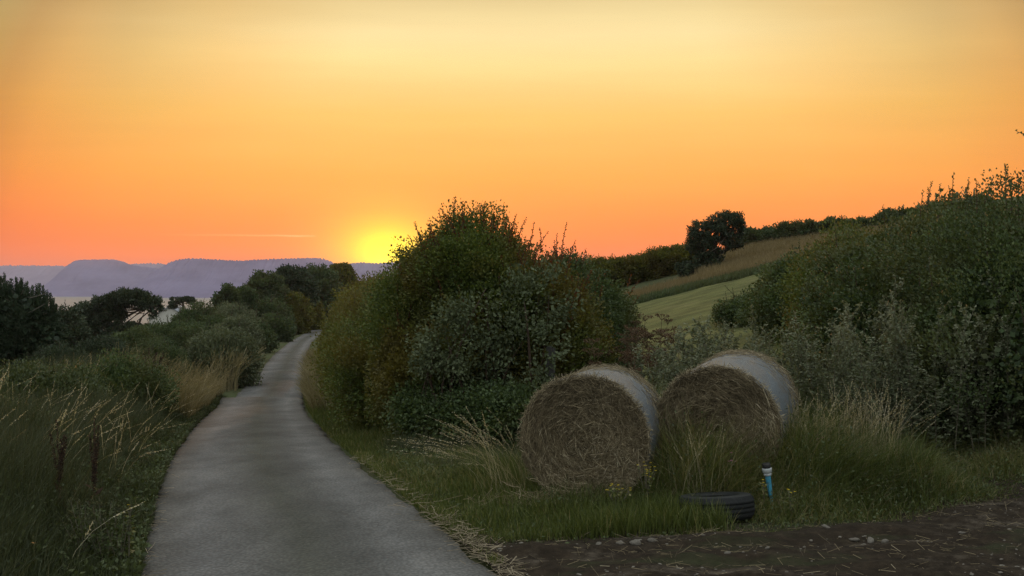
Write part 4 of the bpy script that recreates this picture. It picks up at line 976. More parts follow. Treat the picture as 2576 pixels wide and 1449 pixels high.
# umbrella-crowned tree group above the sea
Yt = 105.0
def T(px, py, dy=0): return np.array(at(px, py, Yt+dy))
x, y, z = at(300, 800, Yt); b = gz(x, y)
lm = [lump(300, 752, Yt, 1.6, 2, .85), lump(340, 748, Yt, 1.6, 2, .7), lump(372, 760, Yt, 1.2, 1.6, .8), lump(262, 765, Yt, 1.7, 1.8, .75), lump(228, 784, Yt, 1.4, 1.6, .6), lump(205, 800, Yt, 1.2, 1.4, .6), lump(392, 775, Yt, .6, 1, .9), lump(290, 790, Yt, 1.1, 1.2, .8), lump(245, 800, Yt, 1.2, 1.2, .7), lump(250, 830, Yt, 2.4, 1.6, 1.1), lump(330, 835, Yt, 2.6, 1.6, 1.0), lump(200, 830, Yt, 1.8, 1.6, 1.2)]
tree('umbrella_tree', 'broad umbrella-crowned tree with the bright sea showing through its gaps', 'tree', x, y, ([(x, y, b-.3), T(302, 830), T(305, 800), T(310, 780)], [.34, .28, .22, .14]),
     [([T(304, 805), T(340, 785), T(375, 765)], [.13, .09, .04]), ([T(305, 800), T(270, 785), T(235, 775)], [.13, .09, .04]), ([T(308, 790), T(320, 770), T(330, 755)], [.12, .08, .04]), ([T(340, 830), T(355, 800), T(385, 775)], [.1, .08, .04]), ([T(335, 830), T(352, 812), T(365, 780)], [.08, .06, .03]), ([T(300, 830), T(285, 800), T(280, 770)], [.1, .08, .04])],
     lm, 30000, .22, .14, M['tree_dark'], 1101, clump=.26, nclump=420, fill=2200)
x, y, z = at(150, 765, 84); b = gz(x, y)
roundbush('dark_bush', 'dark leafy bush between the pine and the umbrella-crowned tree', 155, 776, 860, 84, 130, 'tree_dark', 26000, .2, 1121, group=None, sprays=26, slen=(.3, .7), sleaf=.16)
# flat-topped cedar, far
Yc = 165.0
def Tc(px, py, dy=0): return np.array(at(px, py, Yc+dy))
x, y, z = at(462, 790, Yc); b = gz(x, y)
lm = [lump(455, 753, Yc, 1.6, 1.4, .22), lump(470, 752, Yc, 1.3, 1.3, .22), lump(440, 763, Yc, 1.0, 1.2, .16), lump(433, 772, Yc, .8, 1, .14), lump(482, 758, Yc, .7, 1, .2)]
tree('cedar_tree', 'flat-topped cedar silhouetted small against the sea beside the grey roof', 'tree', x, y, ([(x, y, b-.3), Tc(462, 790), Tc(461, 770), Tc(460, 756)], [.3, .25, .2, .1]),
     [([Tc(461, 770), Tc(450, 764), Tc(438, 763)], [.1, .08, .04]), ([Tc(461, 776), Tc(448, 774), Tc(432, 772)], [.09, .07, .03]), ([Tc(460, 760), Tc(470, 756), Tc(482, 757)], [.09, .07, .03])], lm, 5000, .22, .14, M['tree_dark'], 1131, clump=.14, nclump=170, twigs=14)
# house, only its roof shows
hxp, hyp, hzp = at(440, 770, 185); hbz = gz(hxp, hyp)
house = thing('house', 'house with a pale grey roof, mostly hidden by bushes in front of the sea', 'house', (hxp, hyp, hbz)); house.rotation_euler = (0, 0, R(8))
M['render'] = plain_mat('rendered_wall', [(.3, (.42, .40, .36)), (.7, (.52, .50, .46))], 3, .9); M['slate'] = plain_mat('slate_roof', [(.3, (.20, .21, .24)), (.7, (.33, .34, .37))], 2, .7, .3, 12, (1, 6, 1))
hr = hzp - hbz; hw_ = 3.6; eave = hr - 2.1
gw = G(); gw.add([(-hw_, -5, -.5), (hw_, -5, -.5), (hw_, 5, -.5), (-hw_, 5, -.5), (-hw_, -5, eave), (hw_, -5, eave), (hw_, 5, eave), (-hw_, 5, eave), (0, -5, hr-.12), (0, 5, hr-.12)], [[0, 1, 5, 4], [1, 2, 6, 5], [2, 3, 7, 6], [3, 0, 4, 7], [4, 5, 8, 8], [6, 7, 9, 9]])
mk('wall', gw, M['render'], house)
for s in (-1, 1):
    g = G(); o_ = .35
    g.add([(0, -5.3, hr), (s*(hw_+o_), -5.3, eave-.2), (s*(hw_+o_), 5.3, eave-.2), (0, 5.3, hr), (0, -5.3, hr+.12), (s*(hw_+o_), -5.3, eave-.08), (s*(hw_+o_), 5.3, eave-.08), (0, 5.3, hr+.12)], [[0, 1, 2, 3], [4, 5, 6, 7], [0, 1, 5, 4], [1, 2, 6, 5], [2, 3, 7, 6]])
    mk('roof', g, M['slate'], house)

# pine at the far left with upright candles
Yp = 40.0
def Tp(px, py, dy=0): return np.array(at(px, py, Yp+dy))
x, y, z = at(42, 930, Yp); b = gz(x, y)
t = thing('pine_tree', 'dark pine at the left edge with upright finger-like shoots', 'tree', (x, y, b))
g = G(); tube(g, [(x, y, b-.3), Tp(42, 880), Tp(36, 800), Tp(30, 730)], [.13, .11, .09, .04], 9)
r = np.random.default_rng(88)
for i in range(26):
    s_ = Tp(38 + r.uniform(-4, 4), r.uniform(740, 870)); e_ = s_ + np.array([r.uniform(-1.7, 1.7), r.uniform(-1.2, 1.2), r.uniform(0, .5)]); tube(g, [s_, (s_+e_)/2 - [0, 0, .1], e_], [.04, .025, .012], 5)
mk('trunk', g, M['paletrunk'], t, t.location)
gl = G()
lm = [lump(20, 790, Yp, 1.5, 1.3, 1.1), lump(-60, 770, Yp, 1.6, 1.3, 1.2), lump(80, 815, Yp, 1.0, 1.1, .85), lump(110, 845, Yp, .7, .9, .55), lump(0, 830, Yp, 1.6, 1.2, .9), lump(-110, 840, Yp, 1.5, 1.2, 1.1), lump(40, 865, Yp, 1.5, 1.1, .6), lump(-40, 880, Yp, 1.5, 1.1, .8), lump(85, 880, Yp, .9, .9, .5)]
leaf_cloud(gl, lm, 60000, .13, .022, 1200, .16, nclump=700, inner=.4); inner_fill(gl, lm, 6000, .3, 1201)
# candles
cand = [(2, 697), (10, 690), (-12, 700), (28, 702), (40, 700), (54, 702), (68, 712), (62, 715), (92, 718), (100, 716), (108, 722), (126, 738), (134, 752), (82, 722), (20, 708), (118, 735), (-30, 694), (-50, 690), (-80, 700), (142, 768), (48, 712)]
for (cx_, cy_) in cand:
    top = Tp(cx_, cy_, r.uniform(-.6, .6)); ln = r.uniform(.55, .95); n = 240; f = r.uniform(0, 1, n)
    base = top - np.array([r.normal(0, .05), 0, ln]); pp = base + (top-base)*f[:, None] + r.normal(0, .03, (n, 3)); a = r.uniform(0, 6.28, n)
    D = np.stack([np.cos(a)*.4, np.sin(a)*.4, np.full(n, 1.0)], 1)
    leaves(gl, pp, D, .13*(1.15-.6*f), .03, np.clip(.45 + .3*f + .15*r.normal(size=n), 0, 1))
mk('crown', gl, M['pine'], t, t.location)

# pale field beyond the left bushes
fV, fF = grid_mesh(np.linspace(-46, -22, 30), np.linspace(54, 74, 24), lambda X, Y: hgt(X, Y) + .12)
kind(mk('stubble_field', G().add(fV, fF), plain_mat('stubble', [(.3, (.22, .16, .085)), (.7, (.36, .28, .16))], 1.5, .95, .5, 12), smooth=True), 'structure')

# ================================================================== GRASSES
def left_zone(n, y0=4.5, y1=33, dmax=6.0, p=1.4):
    u = rng.uniform(size=n); y = y0*(y1/y0)**(u**(1/p)); d = -.02 + dmax*rng.uniform(size=n)**1.25
    return xr(y) - 1.28 - d, y
def lefth(x, y):
    d = xr(y) - 1.3 - x
    return (.14 + .55*sstep(d, .05, 1.3) + .10*vnoise(np.stack([x, y], -1), 1.0, 3) + .14*sstep(d, .1, .8)*vnoise(np.stack([x, y], -1), 2.6, 33))*np.interp(y, [5, 12, 24, 33], [.85, 1.0, 1.15, 1.25])
grass_zone('verge_grass', 'dense dark green grass and herbs on the left verge', 220000, left_zone, lambda x, y: lefth(x, y)*1.2, .008, M['verge'], (.12, -.05), 3, tmean=.38, seed=7)
def far_left(n):
    y = rng.uniform(12, 62, n); return xr(y) - 3.5 - rng.uniform(0, 34, n)*np.clip(y/40, .4, 1), y
grass_zone('rough_grass', 'dull green rough grass on the slope left of the verge', 70000, far_left, lambda x, y: .35 + .12*vnoise(np.stack([x, y], -1), .5, 8), .022, M['verge'], (.1, 0), 2, tmean=.33, seed=8)
# herbs between the grasses: broad leaves
def herb(name, label, n, fx, fh, L, W, mat, seed):
    x, y = fx(n); n = len(x); hh = fh(x, y)*rng.uniform(.05, 1.0, n); P = ground_pts(x, y); P[:, 2] += hh
    g = G(); t_ = np.clip(.42 + .25*vnoise(np.stack([x, y], 1), 1.6, seed) + .17*rng.normal(size=n), 0, 1)
    leaves(g, P, nrm(rng.normal(size=(n, 3))) + np.array([0, 0, .35]), L*rng.uniform(.5, 1.4, n), W*rng.uniform(.6, 1.3, n), t_)
    return kind(mk(name, g, mat), 'stuff', label, 'ground cover')
herb('undergrowth', 'leafy dark undergrowth among the grasses of the left verge', 90000, lambda n: left_zone(n, 4.5, 30, 5.0), lambda x, y: lefth(x, y)*.85, .05, .026, M['broadleaf'], 12)

def stalks(name, label, fx, n, hf, lean, mat_stem, mat_seed, sl, nseed, tmean=.5, w=.0035, spread=.35, pre_t=.78):
    x, y = fx(n); n = len(x); P = ground_pts(x, y, -.02); g = G(); h = hf(x, y)*rng.uniform(.72, 1.15, n)
    ln = np.array(lean)[None]*rng.uniform(.2, 1.8, (n, 1)) + rng.normal(0, .2, (n, 2)); tint = np.clip(tmean + .2*rng.normal(size=n), 0, 1)
    wd = w*np.interp(y, [6, 12, 35], [1.0, 1.25, 2.6])
    tip, pre = blades(g, P, h, ln, wd, tint, 5, .45, 2.0)
    seedheads(g, tip, pre, nseed, sl, sl*.34*1.0, tint, spread, .1)
    return kind(mk(name, g, mat_seed), 'stuff', label, 'grass')
def lz(n): x, y = left_zone(n*3, 6.4, 22, 4.5); ok = ((xr(y)-1.3-x) > .35) & (vnoise(np.stack([x, y], -1), 1.5, 93) > .12); return x[ok][:n], y[ok][:n]
stalks('seeding_grass', 'pale seeding grass stalks leaning over the left verge', lz, 400, lambda x, y: lefth(x, y)*1.1 + .42, (.36, -.1), None, M['seed'], .022, 28, .5)
def lz2(n): y = rng.uniform(20.5, 33, n); return xr(y) - 1.42 - rng.uniform(0, 3.2, n), y
stalks('tan_grass', 'clump of tan grass leaning over the left edge of the lane at its first crest', lz2, 1300, lambda x, y: 1.15 + .3*vnoise(np.stack([x, y], -1), 1.2, 2), (.34, -.05), None, M['tan'], .04, 14, .45, .0045)
grass_zone('dry_verge_grass', 'dry tan blades under the clump of tan grass at the first crest', 16000, lz2, lambda x, y: .75 + 0*x, .016, M['tan'], (.25, 0), 3, tmean=.2, seed=31)
def lz3(n): y = rng.uniform(39.5, 47, n); return xr(y) - 1.45 - rng.uniform(0, 1.1, n), y
stalks('feathery_grass', 'tan feathery grass beside the round grey bush at the lane edge', lz3, 800, lambda x, y: 1.55 + .3*vnoise(np.stack([x, y], -1), 1.2, 4), (.2, 0), None, M['tan'], .07, 14, .5, .006)

for i, (px, py, Y, w, lab) in enumerate([(90, 925, 17, 330, 'low dark leafy scrub on the left bank, below the pine'), (300, 905, 20, 260, 'low green scrub on the left bank, left of the reddish dock clump'), (30, 1010, 12.5, 200, 'dark scrub at the left edge behind the pale seeding grass')]):
    roundbush('scrub_bush', lab, px, py, 0, Y, w, 'blackthorn' if i == 1 else 'broadleaf', 26000, .0026*Y, 1700+i*11, cat='shrub', group='scrub on the left bank', sprays=16, slen=(.15, .3), sleaf=.03, wob=.35, gap=.35)
# right verge
def rz(n):
    u = rng.uniform(size=n); y = 7.3*(62/7.3)**(u**1.25); d = .02 + 2.4*rng.uniform(size=n)**1.15; x = xr(y)+1.29+d
    ok = ~((y < track_edge(x)) & (x > xr(y)+1.29+.12)); return x[ok], y[ok]
grass_zone('lane_grass', 'short green grass along the right edge of the lane', 80000, rz, lambda x, y: (.07 + .16*sstep(x-xr(y)-1.3, .05, 1.4) + .05*vnoise(np.stack([x, y], -1), 1.2, 3))*np.interp(y, [7, 20, 40, 60], [1, 1.6, 3.0, 4.5]), .010, M['grass'], (-.05, -.05), 3, tmean=.42, seed=9)
def rz1(n): y = rng.uniform(26, 50, n); return xr(y)+1.4+rng.uniform(0, 1.1, n), y
grass_zone('tan_lane_grass', 'tan dry grass at the right edge of the lane below the hedge', 12000, rz1, lambda x, y: .75 + .45*sstep(y, 30, 42), .022, M['tan'], (-.22, 0), 3, tmean=.42, seed=10)
def bz_(n):
    x = rng.uniform(-2.2, 9.5, n); y = rng.uniform(7.3, 14.5, n)
    ok = (sstep(y - track_edge(x) + .3*vnoise(np.stack([x, y], -1), 1.6, 61) + .15*vnoise(np.stack([x, y], -1), 5.0, 63), -.55, .45) > rng.uniform(0, 1, n)) & (x > xr(y)+1.6); return x[ok], y[ok]
def bh(x, y):
    v = .12 + .06*vnoise(np.stack([x, y], -1), 1.5, 4) + .46*sstep(x, 1.15, 1.7)*sstep(y, 9.15, 9.75)*(1-sstep(x, 3.3, 4.6)) + .10*sstep(y, 10.2, 11.5)
    v += .10*sstep(x, 1.0, 1.6)*sstep(y, 8.6, 9.2)
    v *= 1 + .5*vnoise(np.stack([x, y], -1), 3.4, 44) + .35*vnoise(np.stack([x, y], -1), 1.3, 47)
    v += .2*sstep(x, .0, .5)*(1-sstep(x, 1.2, 1.6))*sstep(y, 9.05, 9.35)
    v *= .35 + .65*sstep(y - track_edge(x), -.3, .6)
    v *= 1 - .8*sstep(x, 1.35, 1.5)*(1-sstep(x, 2.0, 2.25))*sstep(y, 8.35, 8.55)*(1-sstep(y, 9.3, 9.45))
    return np.maximum(.05, v)
grass_zone('bale_grass', 'green grass around the hay bales and the tyre', 240000, bz_, bh, .0075, M['grass'], (.04, -.06), 3, tmean=.42, tsd=.27, seed=11, lsd=.42, pf=2.0, pa=.38)
grass_zone('dead_grass', 'dead tan grass mixed through the green grass around the bales', 26000, bz_, lambda x, y: bh(x, y)*1.02, .0065, M['tan'], (.05, -.08), 3, tmean=.22, tsd=.25, seed=64, lsd=.55, pf=1.6, pa=.3)
herb('weeds', 'low leafy weeds growing in the grass around the bales', 60000, bz_, lambda x, y: bh(x, y)*(.75 + .6*vnoise(np.stack([x, y], -1), 2.2, 45)), .035, .02, M['broadleaf'], 14)
def bz2(n):
    x = rng.uniform(1.2, 3.9, n*4); y = 9.3 + rng.uniform(0, 1.0, n*4) + .12*(x-1.5); ok = vnoise(np.stack([x*1.6, y], -1), 1.7, 91) > .05; return x[ok][:n], y[ok][:n]
stalks('tall_seeding_grass', 'tall pale seeding grass in front of the right hay bale', bz2, 320, lambda x, y: .84 + .14*sstep(x, 2.2, 3.2), (.05, -.1), None, M['seed'], .020, 18, .35, .003)
def bz3(n):
    y = rng.uniform(9.9, 10.9, n); return rng.uniform(-.35, .12, n)+(y-9.9)*.15, y
stalks('bale_edge_grass', 'pale grass leaning left out from behind the left hay bale', bz3, 75, lambda x, y: .95 + 0*x, (-.6, -.15), None, M['seed'], .022, 26, .3, .003)
def trk(n):
    x = rng.uniform(-.8, 9, n); y = rng.uniform(5.5, 10.5, n); ok = (y < track_edge(x)) & (x > xr(y)+1.35) & (vnoise(np.stack([x*.7, y*1.5], -1), 2.2, 77) > rng.uniform(-.25, .5, len(x))); return x[ok], y[ok]
x = rng.uniform(-.8, 9, 5000); y = rng.uniform(5.5, 10.6, 5000); ok = (y < track_edge(x)+.1) & (x > xr(y)+1.32) & (vnoise(np.stack([x*.6, y*1.2], -1), 1.8, 79) > rng.uniform(-.6, .5, 5000)); x, y = x[ok], y[ok]; n = len(x)
g = G(); P = np.stack([x, y, track_z(x, y) + .012], 1); a = rng.uniform(0, 6.28, n); D = np.stack([np.cos(a), np.sin(a), rng.normal(.05, .2, n)], 1); Ls = rng.uniform(.03, .13, n); tt = np.linspace(0, 1, 3)
prisms(g, P[:, None] + D[:, None]*(Ls[:, None]*tt)[..., None], np.full((n, 3), .0017), np.clip(rng.normal(.25, .25, n), 0, 1))
kind(mk('dry_litter', g, M['straw']), 'stuff', 'dry brown stalks and litter scattered over the bare earth track', 'litter')
grass_zone('track_grass', 'thin grass tufts growing through the bare earth track', 120000, trk, lambda x, y: .05 + .03*vnoise(np.stack([x, y], -1), 2.0, 62), .006, M['grass'], (0, -.1), 2, tmean=.45, seed=15)

def footz(n):
    x = rng.uniform(-3.2, .3, n); y = rng.uniform(11.8, 15.0, n); ok = x > xr(y) + 1.9; return x[ok], y[ok]
grass_zone('long_grass', 'longer dull grass at the foot of the brambles under the tallest bush', 26000, footz, lambda x, y: .22 + .16*sstep(y, 12.2, 13.6) + .1*vnoise(np.stack([x, y], -1), 2.5, 46), .010, M['verge'], (-.1, -.1), 3, tmean=.45, seed=51, lsd=.4, pf=2.0, pa=.3)
# straw litter along the edges of the lane and at the foot of the bales
g = G(); n = 700
y = 5.2*(14/5.2)**rng.uniform(size=n); side = rng.choice([-1, 1], n, p=[.35, .65]); x = xr(y) + side*(1.27 + rng.normal(.06, .1, n))
n2 = 320; y = np.r_[y, rng.uniform(6.2, 9.2, n2)]; x = np.r_[x, xr(y[n:]) + 1.36 + rng.normal(.02, .07, n2)]; n += n2; P = ground_pts(x, y, .035)
a = rng.uniform(0, 6.28, n); D = np.stack([np.cos(a), np.sin(a), rng.normal(.05, .15, n)], 1); Ls = rng.uniform(.04, .16, n); tt = np.linspace(0, 1, 3)
prisms(g, P[:, None] + D[:, None]*(Ls[:, None]*tt)[..., None], np.full((n, 3), .0019), np.clip(rng.normal(.5, .25, n), 0, 1))
kind(mk('straw_litter', g, M['litter']), 'stuff', 'pale bits of straw strewn along both edges of the lane', 'straw')
g = G(); n = 3200
x = rng.normal(.62, .34, n); y = 9.62 - np.abs(rng.normal(0, .16, n)); P = ground_pts(x, y, .01); P[:, 2] += np.abs(rng.normal(0, .09, n))*sstep(y, 9.2, 9.6)
D = nrm(np.stack([rng.normal(0, 1, n), rng.normal(-.3, .6, n), rng.normal(-.2, .4, n)], 1)); Ls = rng.uniform(.06, .26, n); tt = np.linspace(-.5, .5, 4)
bd = nrm(rng.normal(size=(n, 3)))*(.12*Ls)[:, None]
prisms(g, P[:, None] + D[:, None]*(Ls[:, None]*tt)[..., None] + bd[:, None]*((2*tt)**2)[None, :, None], np.full((n, 4), .002), np.clip(rng.normal(.4, .25, n), 0, 1))
kind(mk('fallen_straw', g, M['straw']), 'stuff', 'fallen straw spilling at the foot of the left hay bale', 'straw')

# ------------------------------------------------------------------ docks, thistles, ragwort, flowers
def dock_mesh(seed, h):
    r = np.random.default_rng(seed); gs = G(); gl = G(); t = np.linspace(0, 1, 5); l = r.normal(0, .06, 2)
    tube(gs, np.stack([l[0]*t**2, l[1]*t**2, h*t], 1), .006*(1.1-.7*t), 4)
    br = [(0.0, 0.0, .35, 1.0)] + [(r.uniform(0, 6.28), r.uniform(.12, .25), r.uniform(.4, .6), r.uniform(.75, .95)) for _ in range(5)]
    gl = [gl]
    for a, sp, f0, f1 in br:
        gu = G(); gl.append(gu); n = 190; f = r.uniform(0, 1, n); z = h*(f0 + (f1-f0)*f); q = sp*h*.5*f
        pp = np.stack([l[0]*(z/h)**2 + np.cos(a)*q, l[1]*(z/h)**2 + np.sin(a)*q, z], 1) + r.normal(0, .014, (n, 3))*(1.2-f)[:, None]
        leaves(gu, pp, r.normal(size=(n, 3)), .020, .017, np.clip(r.normal(.4, .22, n), 0, 1))
    nl = 14; a = r.uniform(0, 6.28, nl); f = r.uniform(0, .4, nl)
    leaves(gl[0], np.stack([0*f, 0*f, h*f], 1), np.stack([np.cos(a), np.sin(a), r.uniform(-.2, .8, nl)], 1), .18*r.uniform(.5, 1.1, nl), .05, np.clip(r.normal(.5, .2, nl), 0, 1))
    return gs, gl
for i, (px, pt_, Y, lab) in enumerate([(152, 1000, 8.2, 'dark brown dock spike standing left among the pale seeding grass'), (236, 995, 8.4, 'dark brown dock spike, right one of the pair in the pale seeding grass'), (372, 876, 22, 'reddish-brown dock clump at the top of the left verge'), (352, 890, 21.5, 'shorter red-brown dock at the left side of the reddish clump'), (395, 888, 22.4, 'red-brown dock at the right side of the reddish clump')]):
    x, y, z = at(px, pt_, Y); b = gz(x, y); gs, gl = dock_mesh(1300+i, z-b)
    s = 1.0 if Y < 15 else 1.0
    t = thing('dock_plant', lab, 'weed', (x, y, b), 'brown docks on the left verge'); mk('stem', gs, M['deadstem'], t); mk('leaves', gl[0], M['dock'], t); [mk('seed_clumps', q_, M['dock'], t) for q_ in gl[1:]]
    if Y > 15: t.scale = (1.7, 1.7, 1)
    else: t.scale = (.62, .62, .85)
def thistle_mesh(seed):
    r = np.random.default_rng(seed); gs = G(); gl = G(); gh = []
    for i in range(9):
        gh.append(G())
        a = r.uniform(0, 6.28); e_ = np.array([math.cos(a)*r.uniform(.03, .2), math.sin(a)*r.uniform(.03, .2), r.uniform(.4, .62)]); tube(gs, [(0, 0, -.02), e_*[.5, .5, .55], e_], [.005, .004, .003], 4)
        n = 26; f = r.uniform(.15, .95, n); leaves(gl, e_*f[:, None], nrm(r.normal(size=(n, 3)))+[0, 0, .2], .07*r.uniform(.5, 1, n), .022, np.clip(r.normal(.5, .2, n), 0, 1))
        n = 50; d = nrm(r.normal(size=(n, 3))+[0, 0, .5]); leaves(gh[-1], e_ + d*.006, d, .024, .009, np.clip(r.normal(.55, .2, n), 0, 1))
    return gs, gl, gh
for i, (px, py, Y, lab) in enumerate([(248, 1140, 7.6, 'pale green thistle clump with round heads below the two dark docks'), (270, 1170, 7.5, 'round-headed thistle just right of the pale green thistle clump'), (262, 1215, 7.2, 'round-headed thistle clump lowest on the left verge, above the dark leaves'), (215, 1190, 7.3, 'small round-headed thistle at the left of the thistle group'), (300, 1230, 7.2, 'small thistle at the right of the thistle group, nearest the lane')]):
    x, y, z = at(px, py, Y); gs, gl, gh = thistle_mesh(1350+i); b = gz(x, y); t = thing('thistle_plant', lab, 'weed', (x, y, b), 'thistles on the left verge')
    s = min(.8, max(.5, (z-b)/.62)); t.scale = (s, s, s); mk('stem', gs, M['weedstem'], t); mk('leaves', gl, M['broadleaf'], t); [mk('flower_head', q_, M['verge'], t) for q_ in gh]
def flower_plant(label, px, py, Y, mat, nh, hsize, seed, name, cat='flower', spread=.12):
    r = np.random.default_rng(seed); x, y, z = at(px, py, Y); b = gz(x, y); h = max(.12, z-b); gs = G(); gl = G(); gf = []
    for i in range(nh):
        gf.append(G())
        a = r.uniform(0, 6.28); q = spread*r.uniform(.1, 1); e_ = np.array([math.cos(a)*q, math.sin(a)*q, h*r.uniform(.75, 1.02)]); tube(gs, [(0, 0, -.02), e_*[.4, .4, .6], e_], [.0035, .003, .002], 4)
        n = 14; aa = np.arange(n)*2*np.pi/n; leaves(gf[-1], np.repeat(e_[None], n, 0), np.stack([np.cos(aa), np.sin(aa), np.full(n, .25)], 1), hsize, hsize*.4, r.uniform(0, 1, n))
        n = 16; f = r.uniform(.1, .9, n); leaves(gl, e_*f[:, None], nrm(r.normal(size=(n, 3)))+[0, 0, .2], .05*r.uniform(.5, 1, n), .02, np.clip(r.normal(.5, .2, n), 0, 1))
    t = thing(name, label, cat, (x, y, b)); mk('stem', gs, M['weedstem'], t); mk('leaves', gl, M['grass'], t); [mk('flower_head', q_, mat, t) for q_ in gf]; return t
flower_plant('yellow ragwort in the grass between the two hay bales', 1625, 1165, 9.35, M['yellow'], 16, .013, 1401, 'ragwort_plant')
flower_plant('yellow ragwort low in front of the left bale', 1555, 1215, 9.1, M['yellow'], 12, .013, 1402, 'ragwort_plant')
flower_plant('lone yellow ragwort in the grass left of the blue pipe', 1922, 1204, 9.2, M['yellow'], 5, .012, 1403, 'ragwort_plant', spread=.05)
flower_plant('small yellow ragwort right of the blue pipe', 1990, 1222, 9.0, M['yellow'], 4, .013, 1404, 'ragwort_plant', spread=.06)
flower_plant('yellow flower on the left verge nearest the lane', 325, 1274, 7.2, M['yellow'], 4, .012, 1405, 'ragwort_plant', spread=.05)
flower_plant('pink flower in the tall grass in front of the right bale', 1842, 1134, 9.6, M['pink'], 4, .016, 1406, 'campion_plant', spread=.05)
flower_plant('pink flower right of the right bale, above the blue pipe', 1936, 1078, 10.0, M['pink'], 4, .016, 1407, 'campion_plant', spread=.05)
flower_plant('pink flower among the weeds far right of the blue pipe', 2052, 1096, 10.2, M['pink'], 6, .018, 1408, 'campion_plant', spread=.08)

# ------------------------------------------------------------------ stones on the track
M['stone'] = plain_mat('chalky_stone', [(.3, (.075, .064, .050)), (.7, (.21, .19, .16))], 18, .9, .6, 40)
def stone_mesh(seed, flat=.42):
    r = np.random.default_rng(seed); na, nr = 9, 6; A = np.linspace(0, 2*np.pi, na, endpoint=False); B = np.linspace(-np.pi/2, np.pi/2, nr); AA, BB = np.meshgrid(A, B)
    d = np.stack([np.cos(AA)*np.cos(BB), np.sin(AA)*np.cos(BB), np.sin(BB)], -1); q = 1 + .45*vnoise(d, 1.8, seed) + .22*vnoise(d, 4, seed+1)
    V = d*q[..., None]*np.array([1, .75, flat]); idx = np.arange(AA.size).reshape(AA.shape); nx = np.roll(idx, -1, 1)
    return G().add(V, np.stack([idx[:-1], nx[:-1], nx[1:], idx[1:]], -1))
sp_px = [(2078, 1345, .045, 'small upright pale stone on the track, far right of the tyre'), (1598, 1378, .075, 'wide flat pale stone on the track below the tyre, left of centre'), (1560, 1373, .05, 'pale stone at the left end of the flat pale stone'), (1640, 1372, .05, 'pale stone at the right end of the flat pale stone'),
         (1830, 1421, .035, 'white pebble-sized stone lowest in the middle of the track'), (2190, 1372, .06, 'largest pale stone of the stony patch on the track'), (2225, 1376, .045, 'pale stone at the right of the stony patch'), (2150, 1370, .05, 'pale stone at the left of the stony patch'), (2170, 1384, .04, 'pale stone at the front of the stony patch'),
         (1505, 1375, .035, 'small grey stone nearest the lane on the track'), (1930, 1412, .03, 'small pale stone right of the lowest white one'), (2420, 1360, .04, 'pale stone far right on the dark track')]
for i, (px, py, s, lab) in enumerate(sp_px):
    Y = 2.05*FX/(py-CY); x = (px-CX)/FX*Y; z = float(track_z(np.array([x]), np.array([Y]))[0])
    o = mk('stone', stone_mesh(1500+i), M['stone'], smooth=False); tag(o, lab, 'stone', 'pale stones on the track'); o.location = (x, Y, z + s*.15); o.scale = (s*.8, s*.8, s*.8); o.rotation_euler = (random.gauss(0, .2), random.gauss(0, .2), random.uniform(0, 6.28))
g = G(); base = np.concatenate(stone_mesh(1600).V); bf = np.concatenate(stone_mesh(1600).F); n = 520
x = rng.uniform(-.6, 8, n*3); y = rng.uniform(5.6, 10.3, n*3); ok = (y < track_edge(x)-.05) & (x > xr(y)+1.3) & (vnoise(np.stack([x*.6, y*1.8], -1), 1.5, 50) > .05); x, y = x[ok][:n], y[ok][:n]; z = track_z(x, y)
for i in range(len(x)):
    s = .006 + .016*rng.uniform()**3; a = rng.uniform(0, 6.28); c_, s_ = math.cos(a), math.sin(a)
    V = base*s; g.add(np.stack([V[:, 0]*c_-V[:, 1]*s_ + x[i], V[:, 0]*s_+V[:, 1]*c_ + y[i], V[:, 2] + z[i]], 1), bf)
kind(mk('gravel', g, M['stone']), 'stuff', 'scattered gravel and small chalk pebbles on the bare earth track', 'gravel')

# ================================================================== SKY AND LIGHT
SUN_AZ = math.atan2(955-CX, FX); SUN_EL = R(1.35)
sd = np.array([math.sin(SUN_AZ)*math.cos(SUN_EL), math.cos(SUN_AZ)*math.cos(SUN_EL), math.sin(SUN_EL)])
w = bpy.data.worlds.new('World'); scene.world = w; w.use_nodes = True
nt = w.node_tree; nt.nodes.clear(); out = nt.nodes.new('ShaderNodeOutputWorld'); bg = nt.nodes.new('ShaderNodeBackground'); nt.links.new(bg.outputs[0], out.inputs[0])
tc = nt.nodes.new('ShaderNodeTexCoord'); vn = nt.nodes.new('ShaderNodeVectorMath'); vn.operation = 'NORMALIZE'; nt.links.new(tc.outputs['Generated'], vn.inputs[0]); DIR = vn.outputs[0]
sep = nt.nodes.new('ShaderNodeSeparateXYZ'); nt.links.new(DIR, sep.inputs[0])
def dot(v):
    n = nt.nodes.new('ShaderNodeVectorMath'); n.operation = 'DOT_PRODUCT'; nt.links.new(DIR, n.inputs[0]); v = np.array(v)/np.linalg.norm(v); n.inputs[1].default_value = tuple(v); return n.outputs['Value']
zf = math_(nt, 'MULTIPLY', sep.outputs[2], 2.0, clamp=True)
def sc_(c, k): return (c[0]*k, c[1]*k, c[2]*k, 1)
def lk(c, r_, g_, b_):
    c = lin(*c); return (c[0]*r_, c[1]*g_, c[2]*b_, 1)
